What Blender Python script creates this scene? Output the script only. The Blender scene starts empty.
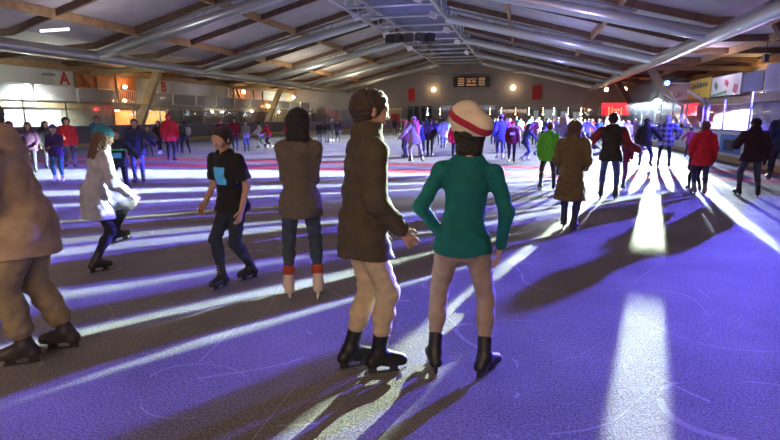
import bpy, bmesh, math, random
import numpy as np
from mathutils import Vector, Matrix
PI = math.pi
R = math.radians
rnd = random.Random(7)
COL = bpy.context.scene.collection
scene = bpy.context.scene

# ------------------------------------------------------------------ materials
_mats = {}
def principled(name, color, rough=.6, metal=0., emit=None, estr=0., spec=None, bump=None, mottled=None, coat=0.):
    key = (name, tuple(color), rough, metal, emit, estr, str(bump), str(mottled))
    if key in _mats: return _mats[key]
    m = bpy.data.materials.new(name); m.use_nodes = True
    nt = m.node_tree; b = nt.nodes['Principled BSDF']
    b.inputs['Base Color'].default_value = (*color, 1)
    b.inputs['Roughness'].default_value = rough
    b.inputs['Metallic'].default_value = metal
    if spec is not None: b.inputs['Specular IOR Level'].default_value = spec
    if emit:
        b.inputs['Emission Color'].default_value = (*emit, 1)
        b.inputs['Emission Strength'].default_value = estr
    tc = nt.nodes.new('ShaderNodeTexCoord')
    if mottled:
        sc, amt = mottled
        n = nt.nodes.new('ShaderNodeTexNoise'); n.inputs['Scale'].default_value = sc; n.inputs['Detail'].default_value = 5
        nt.links.new(tc.outputs['Object'], n.inputs['Vector'])
        r = nt.nodes.new('ShaderNodeValToRGB')
        r.color_ramp.elements[0].position = .3; r.color_ramp.elements[1].position = .7
        r.color_ramp.elements[0].color = (*[c*(1-amt) for c in color], 1)
        r.color_ramp.elements[1].color = (*[min(1, c*(1+amt)) for c in color], 1)
        nt.links.new(n.outputs['Fac'], r.inputs['Fac']); nt.links.new(r.outputs['Color'], b.inputs['Base Color'])
    if bump:
        sc, st = bump
        n = nt.nodes.new('ShaderNodeTexNoise'); n.inputs['Scale'].default_value = sc; n.inputs['Detail'].default_value = 4
        nt.links.new(tc.outputs['Object'], n.inputs['Vector'])
        bp = nt.nodes.new('ShaderNodeBump'); bp.inputs['Strength'].default_value = st; bp.inputs['Distance'].default_value = .02
        nt.links.new(n.outputs['Fac'], bp.inputs['Height']); nt.links.new(bp.outputs['Normal'], b.inputs['Normal'])
    _mats[key] = m
    return m
def fabric(c, rough=.85): return principled('fabric', c, rough, bump=(90, .12), mottled=(9, .18))
def emis(name, c, s): return principled(name, c, .5, emit=c, estr=s)

# ------------------------------------------------------------------ mesh helpers
def link(o, parent=None):
    COL.objects.link(o)
    if parent: o.parent = parent
    return o
def tag(o, label=None, cat=None, group=None, kind=None):
    if label: o['label'] = label
    if cat: o['category'] = cat
    if group: o['group'] = group
    if kind: o['kind'] = kind
    return o
def empty(name, loc=(0, 0, 0), rz=0, **k):
    o = bpy.data.objects.new(name, None); o.location = loc; o.rotation_euler = (0, 0, rz); o.empty_display_size = .2
    return tag(link(o), **k)
class MB:
    def __init__(s): s.bm = bmesh.new(); s.mi = 0
    def _m(s, f0):
        for f in list(s.bm.faces)[f0:]: f.material_index = s.mi
    def box(s, c, d, rot=None, bevel=0):
        f0 = len(s.bm.faces)
        r = bmesh.ops.create_cube(s.bm, size=1)
        M = Matrix.Translation(c) @ (rot.to_4x4() if rot else Matrix.Identity(4)) @ Matrix.Diagonal((*d, 1))
        bmesh.ops.transform(s.bm, matrix=M, verts=r['verts'])
        if bevel:
            es = list({e for v in r['verts'] for e in v.link_edges})
            bmesh.ops.bevel(s.bm, geom=es, offset=bevel, segments=2, affect='EDGES')
        else: s._m(f0)
        return s
    def beam(s, a, b, w, h):
        a = Vector(a); b = Vector(b); d = b-a; L = d.length; z = d.normalized()
        up = Vector((0, 0, 1)) if abs(z.z) < .95 else Vector((0, 1, 0))
        x = up.cross(z).normalized(); y = z.cross(x)
        M = Matrix((x, y, z)).transposed()
        return s.box((a+b)/2, (w, h, L), M)
    def tube(s, a, b, r, r2=None, n=12):
        a = Vector(a); b = Vector(b); d = b-a
        q = Vector((0, 0, 1)).rotation_difference(d).to_matrix().to_4x4()
        f0 = len(s.bm.faces)
        bmesh.ops.create_cone(s.bm, cap_ends=True, segments=n, radius1=r, radius2=r if r2 is None else r2, depth=d.length, matrix=Matrix.Translation((a+b)/2) @ q)
        s._m(f0); return s
    def path(s, pts, r, n=8):
        for p, q in zip(pts, pts[1:]): s.tube(p, q, r, n=n)
        for p in pts[1:-1]: s.sph(p, r*1.01, n)
        return s
    def sph(s, c, r, n=12, sc=(1, 1, 1)):
        f0 = len(s.bm.faces)
        bmesh.ops.create_uvsphere(s.bm, u_segments=n, v_segments=max(4, n//2+1), radius=r, matrix=Matrix.Translation(c) @ Matrix.Diagonal((*sc, 1)))
        s._m(f0); return s
    def poly(s, pts, depth=None):
        vs = [s.bm.verts.new(p) for p in pts]; f = s.bm.faces.new(vs)
        if depth:
            r = bmesh.ops.extrude_face_region(s.bm, geom=[f])
            bmesh.ops.translate(s.bm, vec=depth, verts=[e for e in r['geom'] if isinstance(e, bmesh.types.BMVert)])
        return s
    def build(s, name, mat, parent=None, smooth=False, **k):
        bmesh.ops.recalc_face_normals(s.bm, faces=s.bm.faces)
        me = bpy.data.meshes.new(name); s.bm.to_mesh(me); s.bm.free()
        for m in (mat if isinstance(mat, (list, tuple)) else [mat]): me.materials.append(m)
        if smooth:
            me.polygons.foreach_set('use_smooth', [True]*len(me.polygons))
            try: me.set_sharp_from_angle(angle=R(40))
            except Exception: pass
        o = bpy.data.objects.new(name, me)
        return tag(link(o, parent), **k)

# ------------------------------------------------------------------ implicit surfaces (round cones joined smoothly, then meshed)
class Field:
    """prims: (a, b, ra, rb, scale)"""
    def __init__(s, k=.03): s.p = []; s.cuts = []; s.k = k; s.disp = None; s.post = []
    def cap(s, a, b, ra, rb=None, sc=(1, 1, 1), k=None):
        s.p.append((np.array(a, float), np.array(b, float), ra, ra if rb is None else rb, np.array(sc, float), s.k if k is None else k)); return s
    def ball(s, a, r, sc=(1, 1, 1)): return s.cap(a, a, r, r, sc)
    def grow(s, d):
        s.p = [(a, b, ra+d, rb+d, c, k) for a, b, ra, rb, c, k in s.p]; return s
    @staticmethod
    def d1(X, Y, Z, a, b, ra, rb, sc):
        x, y, z = X/sc[0], Y/sc[1], Z/sc[2]; A = a/sc; B = b/sc; d = B-A; L = float(d @ d)
        px, py, pz = x-A[0], y-A[1], z-A[2]
        if L < 1e-9: return (np.sqrt(px*px+py*py+pz*pz)-ra)*sc.min()
        t = np.clip((px*d[0]+py*d[1]+pz*d[2])/L, 0, 1)
        return (np.sqrt((px-t*d[0])**2+(py-t*d[1])**2+(pz-t*d[2])**2)-(ra+t*(rb-ra)))*sc.min()
    def mesh(s, h):
        lo = np.min([np.minimum(a, b)-max(ra, rb)*sc for a, b, ra, rb, sc, k in s.p], 0)-3*h-.01
        hi = np.max([np.maximum(a, b)+max(ra, rb)*sc for a, b, ra, rb, sc, k in s.p], 0)+3*h+.01
        n = np.ceil((hi-lo)/h).astype(int)+1
        ax = [(lo[i]+h*np.arange(n[i])).astype(np.float32) for i in range(3)]
        D = np.full(n, .5, np.float32)
        for a, b, ra, rb, sc, k in s.p:
            pad = k+2.5*h
            l = np.minimum(a, b)-(max(ra, rb))*sc-pad; u = np.maximum(a, b)+(max(ra, rb))*sc+pad
            i0 = np.clip(((l-lo)/h).astype(int), 0, n-1); i1 = np.clip(np.ceil((u-lo)/h).astype(int)+1, 1, n)
            sl = tuple(slice(i0[i], i1[i]) for i in range(3))
            d = s.d1(ax[0][sl[0]][:, None, None], ax[1][sl[1]][None, :, None], ax[2][sl[2]][None, None, :], a, b, ra, rb, sc)
            o = D[sl]; hh = np.clip(k-np.abs(o-d), 0, None)/max(k, 1e-6)
            D[sl] = np.minimum(o, d)-hh*hh*k*.25
        X, Y, Z = ax[0][:, None, None], ax[1][None, :, None], ax[2][None, None, :]
        if s.disp:
            amp, fr = s.disp
            D += amp*(np.sin(fr*(X*1.3+Y*.7+Z*2.1))*np.sin(fr*(Y*1.7-Z*.9+X*.4)+1.3)+.6*np.sin(fr*2.1*(Z*1.1-X*.8+Y*.5)+.7)*np.sin(fr*1.9*(X+Y*1.2-Z*.3)))
        for c in s.cuts: D = np.maximum(D, c(X, Y, Z).astype(np.float32))
        for c in s.post: D = c(D, X, Y, Z)
        D[0] = D[-1] = .1; D[:, 0] = D[:, -1] = .1; D[:, :, 0] = D[:, :, -1] = .1
        return nets(D, lo, h)
def nets(D, lo, h):
    S = D < 0
    C = [(0,0,0),(1,0,0),(0,1,0),(1,1,0),(0,0,1),(1,0,1),(0,1,1),(1,1,1)]
    n = [k-1 for k in D.shape]
    cnt = np.zeros(n, np.int8)
    for c in C: cnt += S[c[0]:c[0]+n[0], c[1]:c[1]+n[1], c[2]:c[2]+n[2]]
    act = (cnt > 0) & (cnt < 8)
    I = np.argwhere(act)
    if not len(I): return np.zeros((0, 3)), np.zeros((0, 4), int)
    idx = np.full(n, -1, np.int64); idx[act] = np.arange(len(I))
    val = [D[I[:, 0]+c[0], I[:, 1]+c[1], I[:, 2]+c[2]] for c in C]
    P = np.zeros((len(I), 3)); W = np.zeros(len(I))
    for i in range(8):
        for j in range(i+1, 8):
            if sum(abs(C[i][k]-C[j][k]) for k in range(3)) != 1: continue
            m = (val[i] < 0) != (val[j] < 0)
            t = np.where(m, val[i]/np.where(m, val[i]-val[j], 1), 0)
            for k in range(3): P[:, k] += np.where(m, C[i][k]+t*(C[j][k]-C[i][k]), 0)
            W += m
    V = (I+P/W[:, None])*h+lo
    F = []
    for ax in range(3):
        u, v = [(1, 2), (2, 0), (0, 1)][ax]
        a = [slice(None)]*3; b = [slice(None)]*3; a[ax] = slice(0, -1); b[ax] = slice(1, None)
        E = S[tuple(a)] != S[tuple(b)]
        e = np.argwhere(E)
        e = e[(e[:, u] > 0) & (e[:, v] > 0) & (e[:, u] < n[u]) & (e[:, v] < n[v])]
        ins = S[e[:, 0], e[:, 1], e[:, 2]]
        def cell(du, dv):
            q = e.copy(); q[:, u] -= du; q[:, v] -= dv
            return idx[q[:, 0], q[:, 1], q[:, 2]]
        q = np.stack([cell(1, 1), cell(0, 1), cell(0, 0), cell(1, 0)], 1)
        q[~ins] = q[~ins][:, ::-1]
        F.append(q)
    return V, np.concatenate(F)
def make_mesh(name, V, F, smooth=True):
    me = bpy.data.meshes.new(name)
    me.vertices.add(len(V)); me.vertices.foreach_set('co', np.asarray(V, np.float32).ravel())
    me.loops.add(F.size); me.loops.foreach_set('vertex_index', F.ravel().astype(np.int32))
    me.polygons.add(len(F)); me.polygons.foreach_set('loop_start', np.arange(0, F.size, 4, dtype=np.int32))
    me.polygons.foreach_set('use_smooth', np.ones(len(F), bool) if smooth else np.zeros(len(F), bool))
    me.update(calc_edges=True); me.validate()
    return me
# ------------------------------------------------------------------ people
def V3(*a): return np.array(a, float)
def nrm(v): return v/max(1e-9, np.linalg.norm(v))
def ik(a, b, l1, l2, pole):
    d = b-a; L = np.linalg.norm(d)
    if L > (l1+l2)*.995: b = a+d/L*(l1+l2)*.995; d = b-a; L = np.linalg.norm(d)
    if L < abs(l1-l2)+.02: L = abs(l1-l2)+.02
    u = d/np.linalg.norm(d); c = (l1*l1-l2*l2+L*L)/(2*L); hgt = math.sqrt(max(0, l1*l1-c*c))
    p = nrm(np.array(pole, float)-u*(u @ np.array(pole, float)))
    return a+u*c+p*hgt, b
ARMS = {  # wrist relative to the shoulder (outward, forward, up), elbow pole (outward, forward, up)
    'hang': ((.07, .04, -.52), (.5, -1, 0)), 'fold': ((-.20, .24, -.30), (1, -.3, -.2)), 'hip': ((.02, .07, -.44), (1, -.5, 0)),
    'out': ((.46, .08, -.24), (0, -.6, -1)), 'fwd': ((.02, .40, -.30), (.3, -.2, -1)), 'pocket': ((.0, .17, -.42), (.35, -1, 0)),
    'back': ((.08, -.25, -.44), (.6, -1, 0)), 'raise': ((.25, .25, .10), (.5, 0, -1)), 'bal': ((.33, .12, -.38), (.3, -1, -.3)),
    'hipout': ((.10, .02, -.42), (1, -.15, .12)), 'chest': ((-.10, .26, -.16), (.6, 0, -1))}
LEGS = {  # (x, y, lift, yaw, pitch) per foot, left and right; then pelvis height
    'stand': ((-.10, 0, 0, 10, 0), (.10, .03, 0, -10, 0), .962), 'apart': ((-.17, 0, 0, 15, 0), (.17, -.02, 0, -15, 0), .945),
    'step': ((-.09, .24, 0, 5, 0), (.10, -.16, 0, -20, -5), .925), 'stride': ((-.06, .12, 0, 5, 0), (.20, -.36, .10, -35, -30), .88),
    'strider': ((-.20, -.36, .10, 35, -30), (.06, .12, 0, -5, 0), .88), 'glide': ((-.09, .10, 0, 0, 0), (.10, -.10, 0, 0, 0), .925)}
def skeleton(legs='stand', la='hang', ra='hang', lean=4, side=0, twist=0, hyaw=0, hpitch=0, sw=.18, px=0, py=0):
    lf, rf, pz = LEGS[legs] if isinstance(legs, str) else legs
    J = {}
    pel = V3(px+(lf[0]+rf[0])/2*.6, py+(lf[1]+rf[1])/2*.6, pz)
    l = R(lean); sd = R(side)
    u = nrm(V3(math.sin(sd), math.sin(l)*math.cos(sd), math.cos(l)*math.cos(sd)))
    tw = R(twist); r = nrm(V3(math.cos(tw), math.sin(tw), -math.sin(sd))); f = nrm(np.cross(u, r))
    J['pel'] = pel; J['u'] = u; J['r'] = r; J['f'] = f
    J['chest'] = pel+u*.36; J['neck'] = pel+u*.55
    for s, arm, nm in ((-1, la, 'L'), (1, ra, 'R')):
        w, po = ARMS[arm] if isinstance(arm, str) else arm
        sh = J['neck']-u*.06+r*s*sw
        J['sh'+nm] = sh
        wr = sh+r*s*w[0]+f*w[1]+V3(0, 0, 1)*w[2]
        pole = r*s*po[0]+f*po[1]+V3(0, 0, 1)*po[2]
        J['el'+nm], J['wr'+nm] = ik(sh, wr, .29, .26, pole)
    for s, ft, nm in ((-1, lf, 'L'), (1, rf, 'R')):
        hip = pel+V3(s*.09, 0, -.02)
        yw = R(ft[3]); pt = R(ft[4])
        fd = V3(-math.sin(yw)*math.cos(pt), math.cos(yw)*math.cos(pt), math.sin(pt)); 
        up = nrm(V3(math.sin(yw)*math.sin(pt), -math.cos(yw)*math.sin(pt), math.cos(pt)))
        an = V3(ft[0], ft[1]-.0, ft[2])+up*.17
        kn, an = ik(hip, an, .412, .392, V3(-math.sin(yw)*.6, 1, .1))
        J['hip'+nm], J['kn'+nm], J['an'+nm], J['fd'+nm], J['fu'+nm] = hip, kn, an, fd, up
    a = R(hyaw); b = R(hpitch)
    hf = nrm(f*math.cos(a)-r*math.sin(a)); hr = nrm(np.cross(hf, V3(0, 0, 1)))
    hf = nrm(hf*math.cos(b)+V3(0, 0, 1)*math.sin(b)); hu = np.cross(hr, hf)
    J['hf'], J['hr'], J['hu'] = hf, hr, hu
    J['head'] = J['neck']+nrm(u+V3(0, 0, .8))*.165+hf*.018
    return J
def hd(J, f=0, r=0, u=0): return J['head']+J['hf']*f+J['hr']*r+J['hu']*u
def body_field(J, fine, child=0):
    F = Field(.03)
    F.cap(hd(J, -.022, 0, .022), hd(J, .018, 0, .026), .090, .084)
    F.cap(hd(J, .030, 0, .0), hd(J, .040, 0, -.072), .064, .036)
    F.cap(hd(J, -.03, 0, -.05), J['neck']-J['u']*.02, .054, .060)
    if fine < .02:
        k = .012
        F.cap(hd(J, .088, 0, .012), hd(J, .109, 0, -.026), .009, .013, k=k)
        for s in (-1, 1):
            F.cap(hd(J, -.004, s*.082, .006), hd(J, .0, s*.083, -.026), .017, .012, k=k)
            F.cap(hd(J, .082, s*.045, .026), hd(J, .090, s*.012, .024), .010, k=k)
            F.cap(hd(J, .066, s*.040, -.022), hd(J, .060, s*.035, -.04), .024, k=.02)
        F.cap(hd(J, .092, -.014, -.052), hd(J, .092, .014, -.052), .0075, k=.006)
        F.cap(hd(J, .088, -.011, -.064), hd(J, .088, .011, -.064), .0085, k=.006)
    F.cap(J['pel']+J['u']*.0, J['pel']+J['u']*.1, .125, .115, (1, .72, 1))
    F.cap(J['pel']+J['u']*.1, J['chest'], .115, .130, (1, .70, 1))
    F.cap(J['shL']-J['u']*.025, J['shR']-J['u']*.025, .036)
    for n in 'LR':
        F.cap(J['sh'+n]-J['u']*.01, J['el'+n], .038, .034); F.cap(J['el'+n], J['wr'+n], .037, .026)
        F.cap(J['hip'+n], J['kn'+n], .072, .050); F.cap(J['kn'+n], J['an'+n], .050, .034)
        F.cap(J['an'+n]-J['fu'+n]*.06, J['an'+n]-J['fu'+n]*.07+J['fd'+n]*.11, .034, .026)
        hand(F, J, n, fine)
    return F
def hand(F, J, n, fine):
    s = -1 if n == 'L' else 1
    d = nrm(J['wr'+n]-J['el'+n]); 
    inw = -J['r']*s+J['f']*.15; nn = nrm(inw-d*(inw @ d)); w = np.cross(d, nn)
    if w @ (J['f']+V3(0, 0, .6)) < 0: w = -w      # thumb side: forward or up
    W = J['wr'+n]
    for t in (-.020, 0, .020):
        F.cap(W+d*.012+w*t*.6, W+d*.078+w*t, .0155, .0140, k=.012)
    if fine > .009:
        F.cap(W+d*.08-w*.01, W+d*.13+nn*.03-w*.01, .022, .014, k=.01)
        F.cap(W+d*.03+w*.02, W+d*.08+w*.045+nn*.01, .014, .010, k=.01); return
    for t, L in ((.030, .072), (.010, .080), (-.010, .075), (-.030, .058)):
        a = W+d*.085+w*t; b = a+nrm(d+nn*.25+w*t*3)*L*.5; c = b+nrm(d+nn*.9)*L*.5
        F.cap(a, b, .0094, .0088, k=.004); F.cap(b, c, .0088, .0078, k=.003)
    a = W+d*.022+w*.024; b = a+nrm(d*.8+w*.75+nn*.3)*.042; c = b+nrm(d+w*.15+nn*.35)*.034
    F.cap(a, b, .0125, .0108, k=.010); F.cap(b, c, .0105, .0090, k=.004)
def jacket_field(J, hem=.80, fit=.0, sleeve='long', coat=False, hood=False, collar=False, woman=False, cuff=0):
    F = Field(.035); u = J['u']
    sy = .74
    F.cap(J['pel']+u*.04, J['pel']+u*.18, .150 if woman else .148, .120 if woman else .138, (1, sy, 1))
    F.cap(J['pel']+u*.18, J['chest'], .120 if woman else .140, .142 if woman else .160, (1, sy*.95, 1))
    F.cap(J['shL']-u*.015+J['r']*.02, J['shR']-u*.015-J['r']*.02, .050 if woman else .060); F.cap(J['neck']-u*.02-J['r']*.05, J['neck']-u*.02+J['r']*.05, .062)
    F.cap(J['chest']+u*.05, J['neck']-u*.01, .10, .068, (1, .85, 1))
    low = max(.1, hem)
    hipz = V3(J['pel'][0], J['pel'][1], low)
    if coat: F.cap(J['pel']+u*.05, hipz, .160, .235, (1, .85, 1))
    elif low < J['pel'][2]-.02: F.cap(J['pel']+u*.03, hipz, .155, .168, (1, .82, 1))
    else: F.cap(J['pel']+u*.03, hipz, .150, .150, (1, .78, 1))
    if not coat:
        for n in 'LR':
            a, b = J['hip'+n], J['kn'+n]; t = (a[2]-low)/max(.05, a[2]-b[2])+.12
            if t > 0: F.cap(a, a+(b-a)*min(1, t), .097 if woman else .108, .090 if woman else .100)
    for n in 'LR':
        if sleeve == 'long':
            F.cap(J['sh'+n]-u*.012, J['el'+n], .055 if woman else .060, .044 if woman else .050); F.cap(J['el'+n], J['wr'+n]-nrm(J['wr'+n]-J['el'+n])*.02, .043 if woman else .049, .034)
            if cuff: F.cap(J['wr'+n]-nrm(J['wr'+n]-J['el'+n])*.03, J['wr'+n]-nrm(J['wr'+n]-J['el'+n])*.01, .036)
        elif sleeve == 'short':
            m = J['sh'+n]+(J['el'+n]-J['sh'+n])*.75
            F.cap(J['sh'+n], m, .064, .062)
    if hood: F.cap(J['neck']-J['f']*.06+u*.0, J['neck']-J['f']*.085-u*.07, .075, .060, (1.25, .8, 1))
    if collar: F.cap(J['neck']-u*.02, J['neck']+u*.05, .080, .074)
    F.grow(fit)
    nk0, nk1 = J['neck']-u*.015+J['f']*.01, J['neck']+u*.25+J['f']*.02
    F.cuts.append(lambda X, Y, Z: -Field.d1(X, Y, Z, nk0, nk1, .060, .075, V3(1, 1, 1)))
    F.cuts.append(lambda X, Y, Z: (low+.008*np.sin(17*X+9*Y))-Z)
    if sleeve == 'short':
        for n in 'LR':
            m = J['sh'+n]+(J['el'+n]-J['sh'+n])*.75; d = nrm(J['el'+n]-J['sh'+n])
            F.cuts.append(lambda X, Y, Z, m=m, d=d: np.where(((X-m[0])**2+(Y-m[1])**2+(Z-m[2])**2) < .013, (X-m[0])*d[0]+(Y-m[1])*d[1]+(Z-m[2])*d[2], -1.))
    F.disp = (.0035+fit*.08, 21)
    return F
def trouser_field(J, fit=0., end=.05, short=False):
    F = Field(.03)
    F.cap(J['pel']-V3(.04, 0, 0), J['pel']+V3(.04, 0, 0), .105, .105, (1, .95, 1))
    F.cap(J['pel'], J['pel']+J['u']*.1, .138, .125, (1, .75, 1))
    for n in 'LR':
        F.cap(J['hip'+n], J['kn'+n], .087, .062)
        d = nrm(J['kn'+n]-J['an'+n])
        F.cap(J['kn'+n]-J['f']*.0, J['kn'+n]-d*.14-J['f']*.008, .061, .058)
        F.cap(J['kn'+n]-d*.14-J['f']*.008, J['an'+n]+d*(end+.04), .058, .046+fit*.5)
    F.grow(fit)
    if short:
        z = J['knL'][2]+.02; F.cuts.append(lambda X, Y, Z: z-Z)
    F.disp = (.0035+fit*.1, 26)
    return F
def boot_field(J, n, tall=.11, fat=0.):
    F = Field(.03); an, fd, up = J['an'+n], J['fd'+n], J['fu'+n]; sole = an-up*.105
    d = nrm(J['kn'+n]-an)
    F.cap(an+d*tall, an-up*.02, .050, .047); F.cap(an-up*.03, sole+up*.04-fd*.035, .048, .043)
    F.cap(an-up*.035+fd*.02, sole+up*.032+fd*.150, .045, .036)
    F.cap(sole+up*.012-fd*.045, sole+up*.012-fd*.03, .040); F.cap(sole+up*.012+fd*.06, sole+up*.012+fd*.145, .042, .038)
    F.grow(fat)
    F.cuts.append(lambda X, Y, Z: -((X-sole[0])*up[0]+(Y-sole[1])*up[1]+(Z-sole[2])*up[2]))
    t = an+d*tall
    F.cuts.append(lambda X, Y, Z: (X-t[0])*d[0]+(Y-t[1])*d[1]+(Z-t[2])*d[2])
    return F
def hair_field(J, style):
    F = Field(.03)
    F.cap(hd(J, -.028, 0, .028), hd(J, .012, 0, .034), .101, .095)
    F.cap(hd(J, -.05, 0, .0), hd(J, -.045, 0, -.04), .075, .06)
    drop = .098
    if style in ('long', 'pony', 'mid', 'bob'): drop = .6
    if style == 'bob':
        for s in (-1, 0, 1): F.cap(hd(J, -.045, s*.04, 0), hd(J, -.055, s*.045, -.10), .056, .042)
    if style == 'mid':
        for s in (-1, 0, 1): F.cap(hd(J, -.045, s*.05, 0), hd(J, -.06, s*.06, -.15), .06, .045)
    if style == 'long':
        for s in (-1, 0, 1): F.cap(hd(J, -.045, s*.05, 0), hd(J, -.08+.0*s, s*.065, -.24), .062, .04)
        for s in (-1, 1): F.cap(hd(J, .0, s*.075, 0), hd(J, .0, s*.095, -.19), .04, .025)
    if style == 'pony':
        F.cap(hd(J, -.12, 0, .04), hd(J, -.16, 0, -.03), .03, .034); F.cap(hd(J, -.16, 0, -.03), hd(J, -.13, 0, -.19), .034, .014)
    if style == 'bushy': F.cap(hd(J, -.04, 0, .03), hd(J, -.05, 0, -.03), .135, .12)
    c = hd(J, .125, 0, -.035); f = J['hf']; H = J['head']; hu = J['hu']
    F.cuts.append(lambda X, Y, Z: .114-np.sqrt((X-c[0])**2+(Y-c[1])**2+(Z-c[2])**2))
    F.cuts.append(lambda X, Y, Z: -drop-((X-H[0])*hu[0]+(Y-H[1])*hu[1]+(Z-H[2])*hu[2]))
    F.disp = (.004, 60)
    return F
def hat_field(J, style):
    F = Field(.025); tilt = .25
    if style == 'slouch':
        F.cap(hd(J, -.01, 0, .055), hd(J, -.055, -.02, .10), .118, .108)
        F.cap(hd(J, -.05, -.03, .10), hd(J, -.10, .07, .05), .10, .08)
    elif style == 'hood':
        F.cap(hd(J, -.03, 0, .025), hd(J, .015, 0, .02), .122, .115); F.cap(hd(J, -.04, 0, 0), hd(J, -.05, 0, -.13), .11, .10)
        c = hd(J, .14, 0, -.03)
        F.cuts.append(lambda X, Y, Z: .105-np.sqrt((X-c[0])**2+(Y-c[1])**2+(Z-c[2])**2)); return F
    elif style == 'cap':
        F.cap(hd(J, -.022, 0, .03), hd(J, .015, 0, .035), .104, .098); F.cap(hd(J, .08, 0, .05), hd(J, .15, 0, .035), .05, .045, (1, 1, .28))
    else:
        F.cap(hd(J, -.025, 0, .035), hd(J, .012, 0, .04), .106, .100); F.cap(hd(J, -.03, 0, .08), hd(J, -.035, 0, .10), .075, .05)
    f, hu = J['hf'], J['hu']; H = J['head']; lift = .012
    nn = nrm(hu+f*(-.22 if style != 'cap' else 0))
    F.cuts.append(lambda X, Y, Z: lift-((X-H[0])*nn[0]+(Y-H[1])*nn[1]+(Z-H[2])*nn[2]))
    F.disp = (.002, 90)
    return F
_mc = {}
def sdf_obj(name, F, h, mat, parent, s, key=None):
    if key and key in _mc: me = _mc[key]
    else:
        V, Q = F.mesh(h)
        if not len(V): return None
        me = make_mesh(name, V*s, Q); me.materials.append(mat)
        if key: _mc[key] = me
    o = bpy.data.objects.new(name, me)
    o.material_slots[0].link = 'OBJECT'; o.material_slots[0].material = mat
    return link(o, parent)
SKIN = principled('skin', (.55, .33, .23), .5, bump=(80, .08), mottled=(6, .08))
STEEL = principled('blade_steel', (.75, .77, .8), .22, 1.)
DARKP = principled('dark_plastic', (.03, .03, .035), .4)
WHITEP = principled('white_plastic', (.75, .75, .78), .4)
EYE = principled('eye', (.02, .015, .01), .15)
LACE = principled('lace', (.35, .35, .36), .7)
def blade(J, n, s, parent, holder, detail):
    an, fd, up = J['an'+n], J['fd'+n], J['fu'+n]; so = an-up*.105
    side = np.cross(fd, up)
    M = Matrix(((side[0], fd[0], up[0]), (side[1], fd[1], up[1]), (side[2], fd[2], up[2])))
    P = lambda a, b, c: Vector((so+side*a+fd*b+up*c)*s)
    o = MB()
    for i in range(12):
        y0 = -.095+i*.28/12; y1 = y0+.28/12
        zz = lambda y: -.065+max(0, (y-.13))**2*9+max(0, (-.07-y))**2*12
        a, b = P(0, y0, zz(y0)+.009), P(0, y1, zz(y1)+.009)
        o.beam(a, b, .0035*s*1.3, .02*s)
    b = o.build('blade', STEEL, parent)
    if detail:
        hm = MB()
        for y in (-.04, .10): hm.box(P(0, y, -.022), (.022*s, .055*s, .046*s), M)
        hm.box(P(0, .04, -.044), (.010*s, .20*s, .012*s), M)
        hm.build('blade_holder', holder, parent)
    return b
def person(loc, rel, H, label, jk=(.1, .1, .1), tr=(.05, .06, .1), pose={}, jacket={}, trousers={}, hair='short', hairc=(.03, .02, .015),
           hat=None, hatc=(.1, .1, .1), boot=(.03, .03, .03), boottall=.11, h=.014, face=False, gloves=None, group=None, holder=None, jmat=None, skin=SKIN, key=None, frontup=None, cuffc=None):
    """one skater: the body is one continuous surface, hair, clothes and skates are its children"""
    s = 1. if key else H/1.80
    J = skeleton(**pose)
    ang = math.atan2(-loc[0], loc[1])+R(rel)
    kk = (lambda n: (key, n)) if key else (lambda n: None)
    bh = h*.62 if h < .012 else h
    body = sdf_obj('person', body_field(J, bh), bh, skin, None, s, kk('body'))
    body.location = (loc[0], loc[1], -.062 if h >= .026 else 0); body.rotation_euler = (0, 0, ang)
    if key: body.scale = (H/1.8,)*3
    tag(body, label, 'person', group)
    jo = sdf_obj('jacket' if jacket.get('hem', .8) > .7 else 'coat', jacket_field(J, **jacket), h, jmat or fabric(jk), body, s, kk('jk'))
    sdf_obj('trousers', trouser_field(J, **trousers), h, fabric(tr), body, s, kk('tr'))
    if hair: sdf_obj('hair', hair_field(J, hair), h*.8, principled('hair', hairc, .55, bump=(120, .5)), body, s, kk('hair'))
    if hat:
        ho = sdf_obj('hood' if hat == 'hood' else 'hat', hat_field(J, hat), h*.8, fabric(hatc), body, s, kk('hat'))
        if hat == 'pom': pass
    bm_ = principled('boot', boot, .45)
    for n in 'LR':
        b = sdf_obj('skate', boot_field(J, n, boottall), min(h, .02), bm_, body, s, kk('sk'+n))
        if cuffc:
            d = nrm(J['kn'+n]-J['an'+n]); C = Field(.02); C.cap(J['an'+n]+d*(boottall-.01), J['an'+n]+d*(boottall+.012), .058)
            sdf_obj('boot_cuff', C, h, fabric(cuffc), b, s)
        if h < .026: blade(J, n, s, b, holder or (WHITEP if sum(boot) > 1 else DARKP), h < .016)
        if h < .012:   # laces
            m = MB(); an, fd, up = J['an'+n], J['fd'+n], J['fu'+n]; sd = np.cross(fd, up); d = nrm(J['kn'+n]-an)
            for i in range(7):
                t = i/6
                c = an-up*.055+fd*.095+(up*.04-fd*.05)*t*1.2 if t < .5 else an+fd*.048+d*(t-.5)*.2
                m.tube(Vector((c-sd*.024+fd*.004)*s), Vector((c+sd*.024+fd*.004)*s), .0035*s, n=6)
            m.build('laces', LACE, b)
    if gloves is not None and h < .026:
        for n in 'LR':
            G = Field(.02); d = nrm(J['wr'+n]-J['el'+n])
            G.cap(J['wr'+n]-d*.02, J['wr'+n]+d*.07, .034, .04); G.cap(J['wr'+n]+d*.07, J['wr'+n]+d*.14+V3(0, 0, -.01), .038, .024)
            G.cap(J['wr'+n]+d*.04, J['wr'+n]+d*.08+J['f']*.05, .018, .015)
            sdf_obj('glove', G, h*.8, fabric(gloves), body, s)
    if face:
        for sg in (-1, 1):
            MB().sph(Vector(hd(J, .083, sg*.031, .005)*s), .0115*s, 10).build('eye', EYE, body, True)
    return body, J, s, jo
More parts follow.
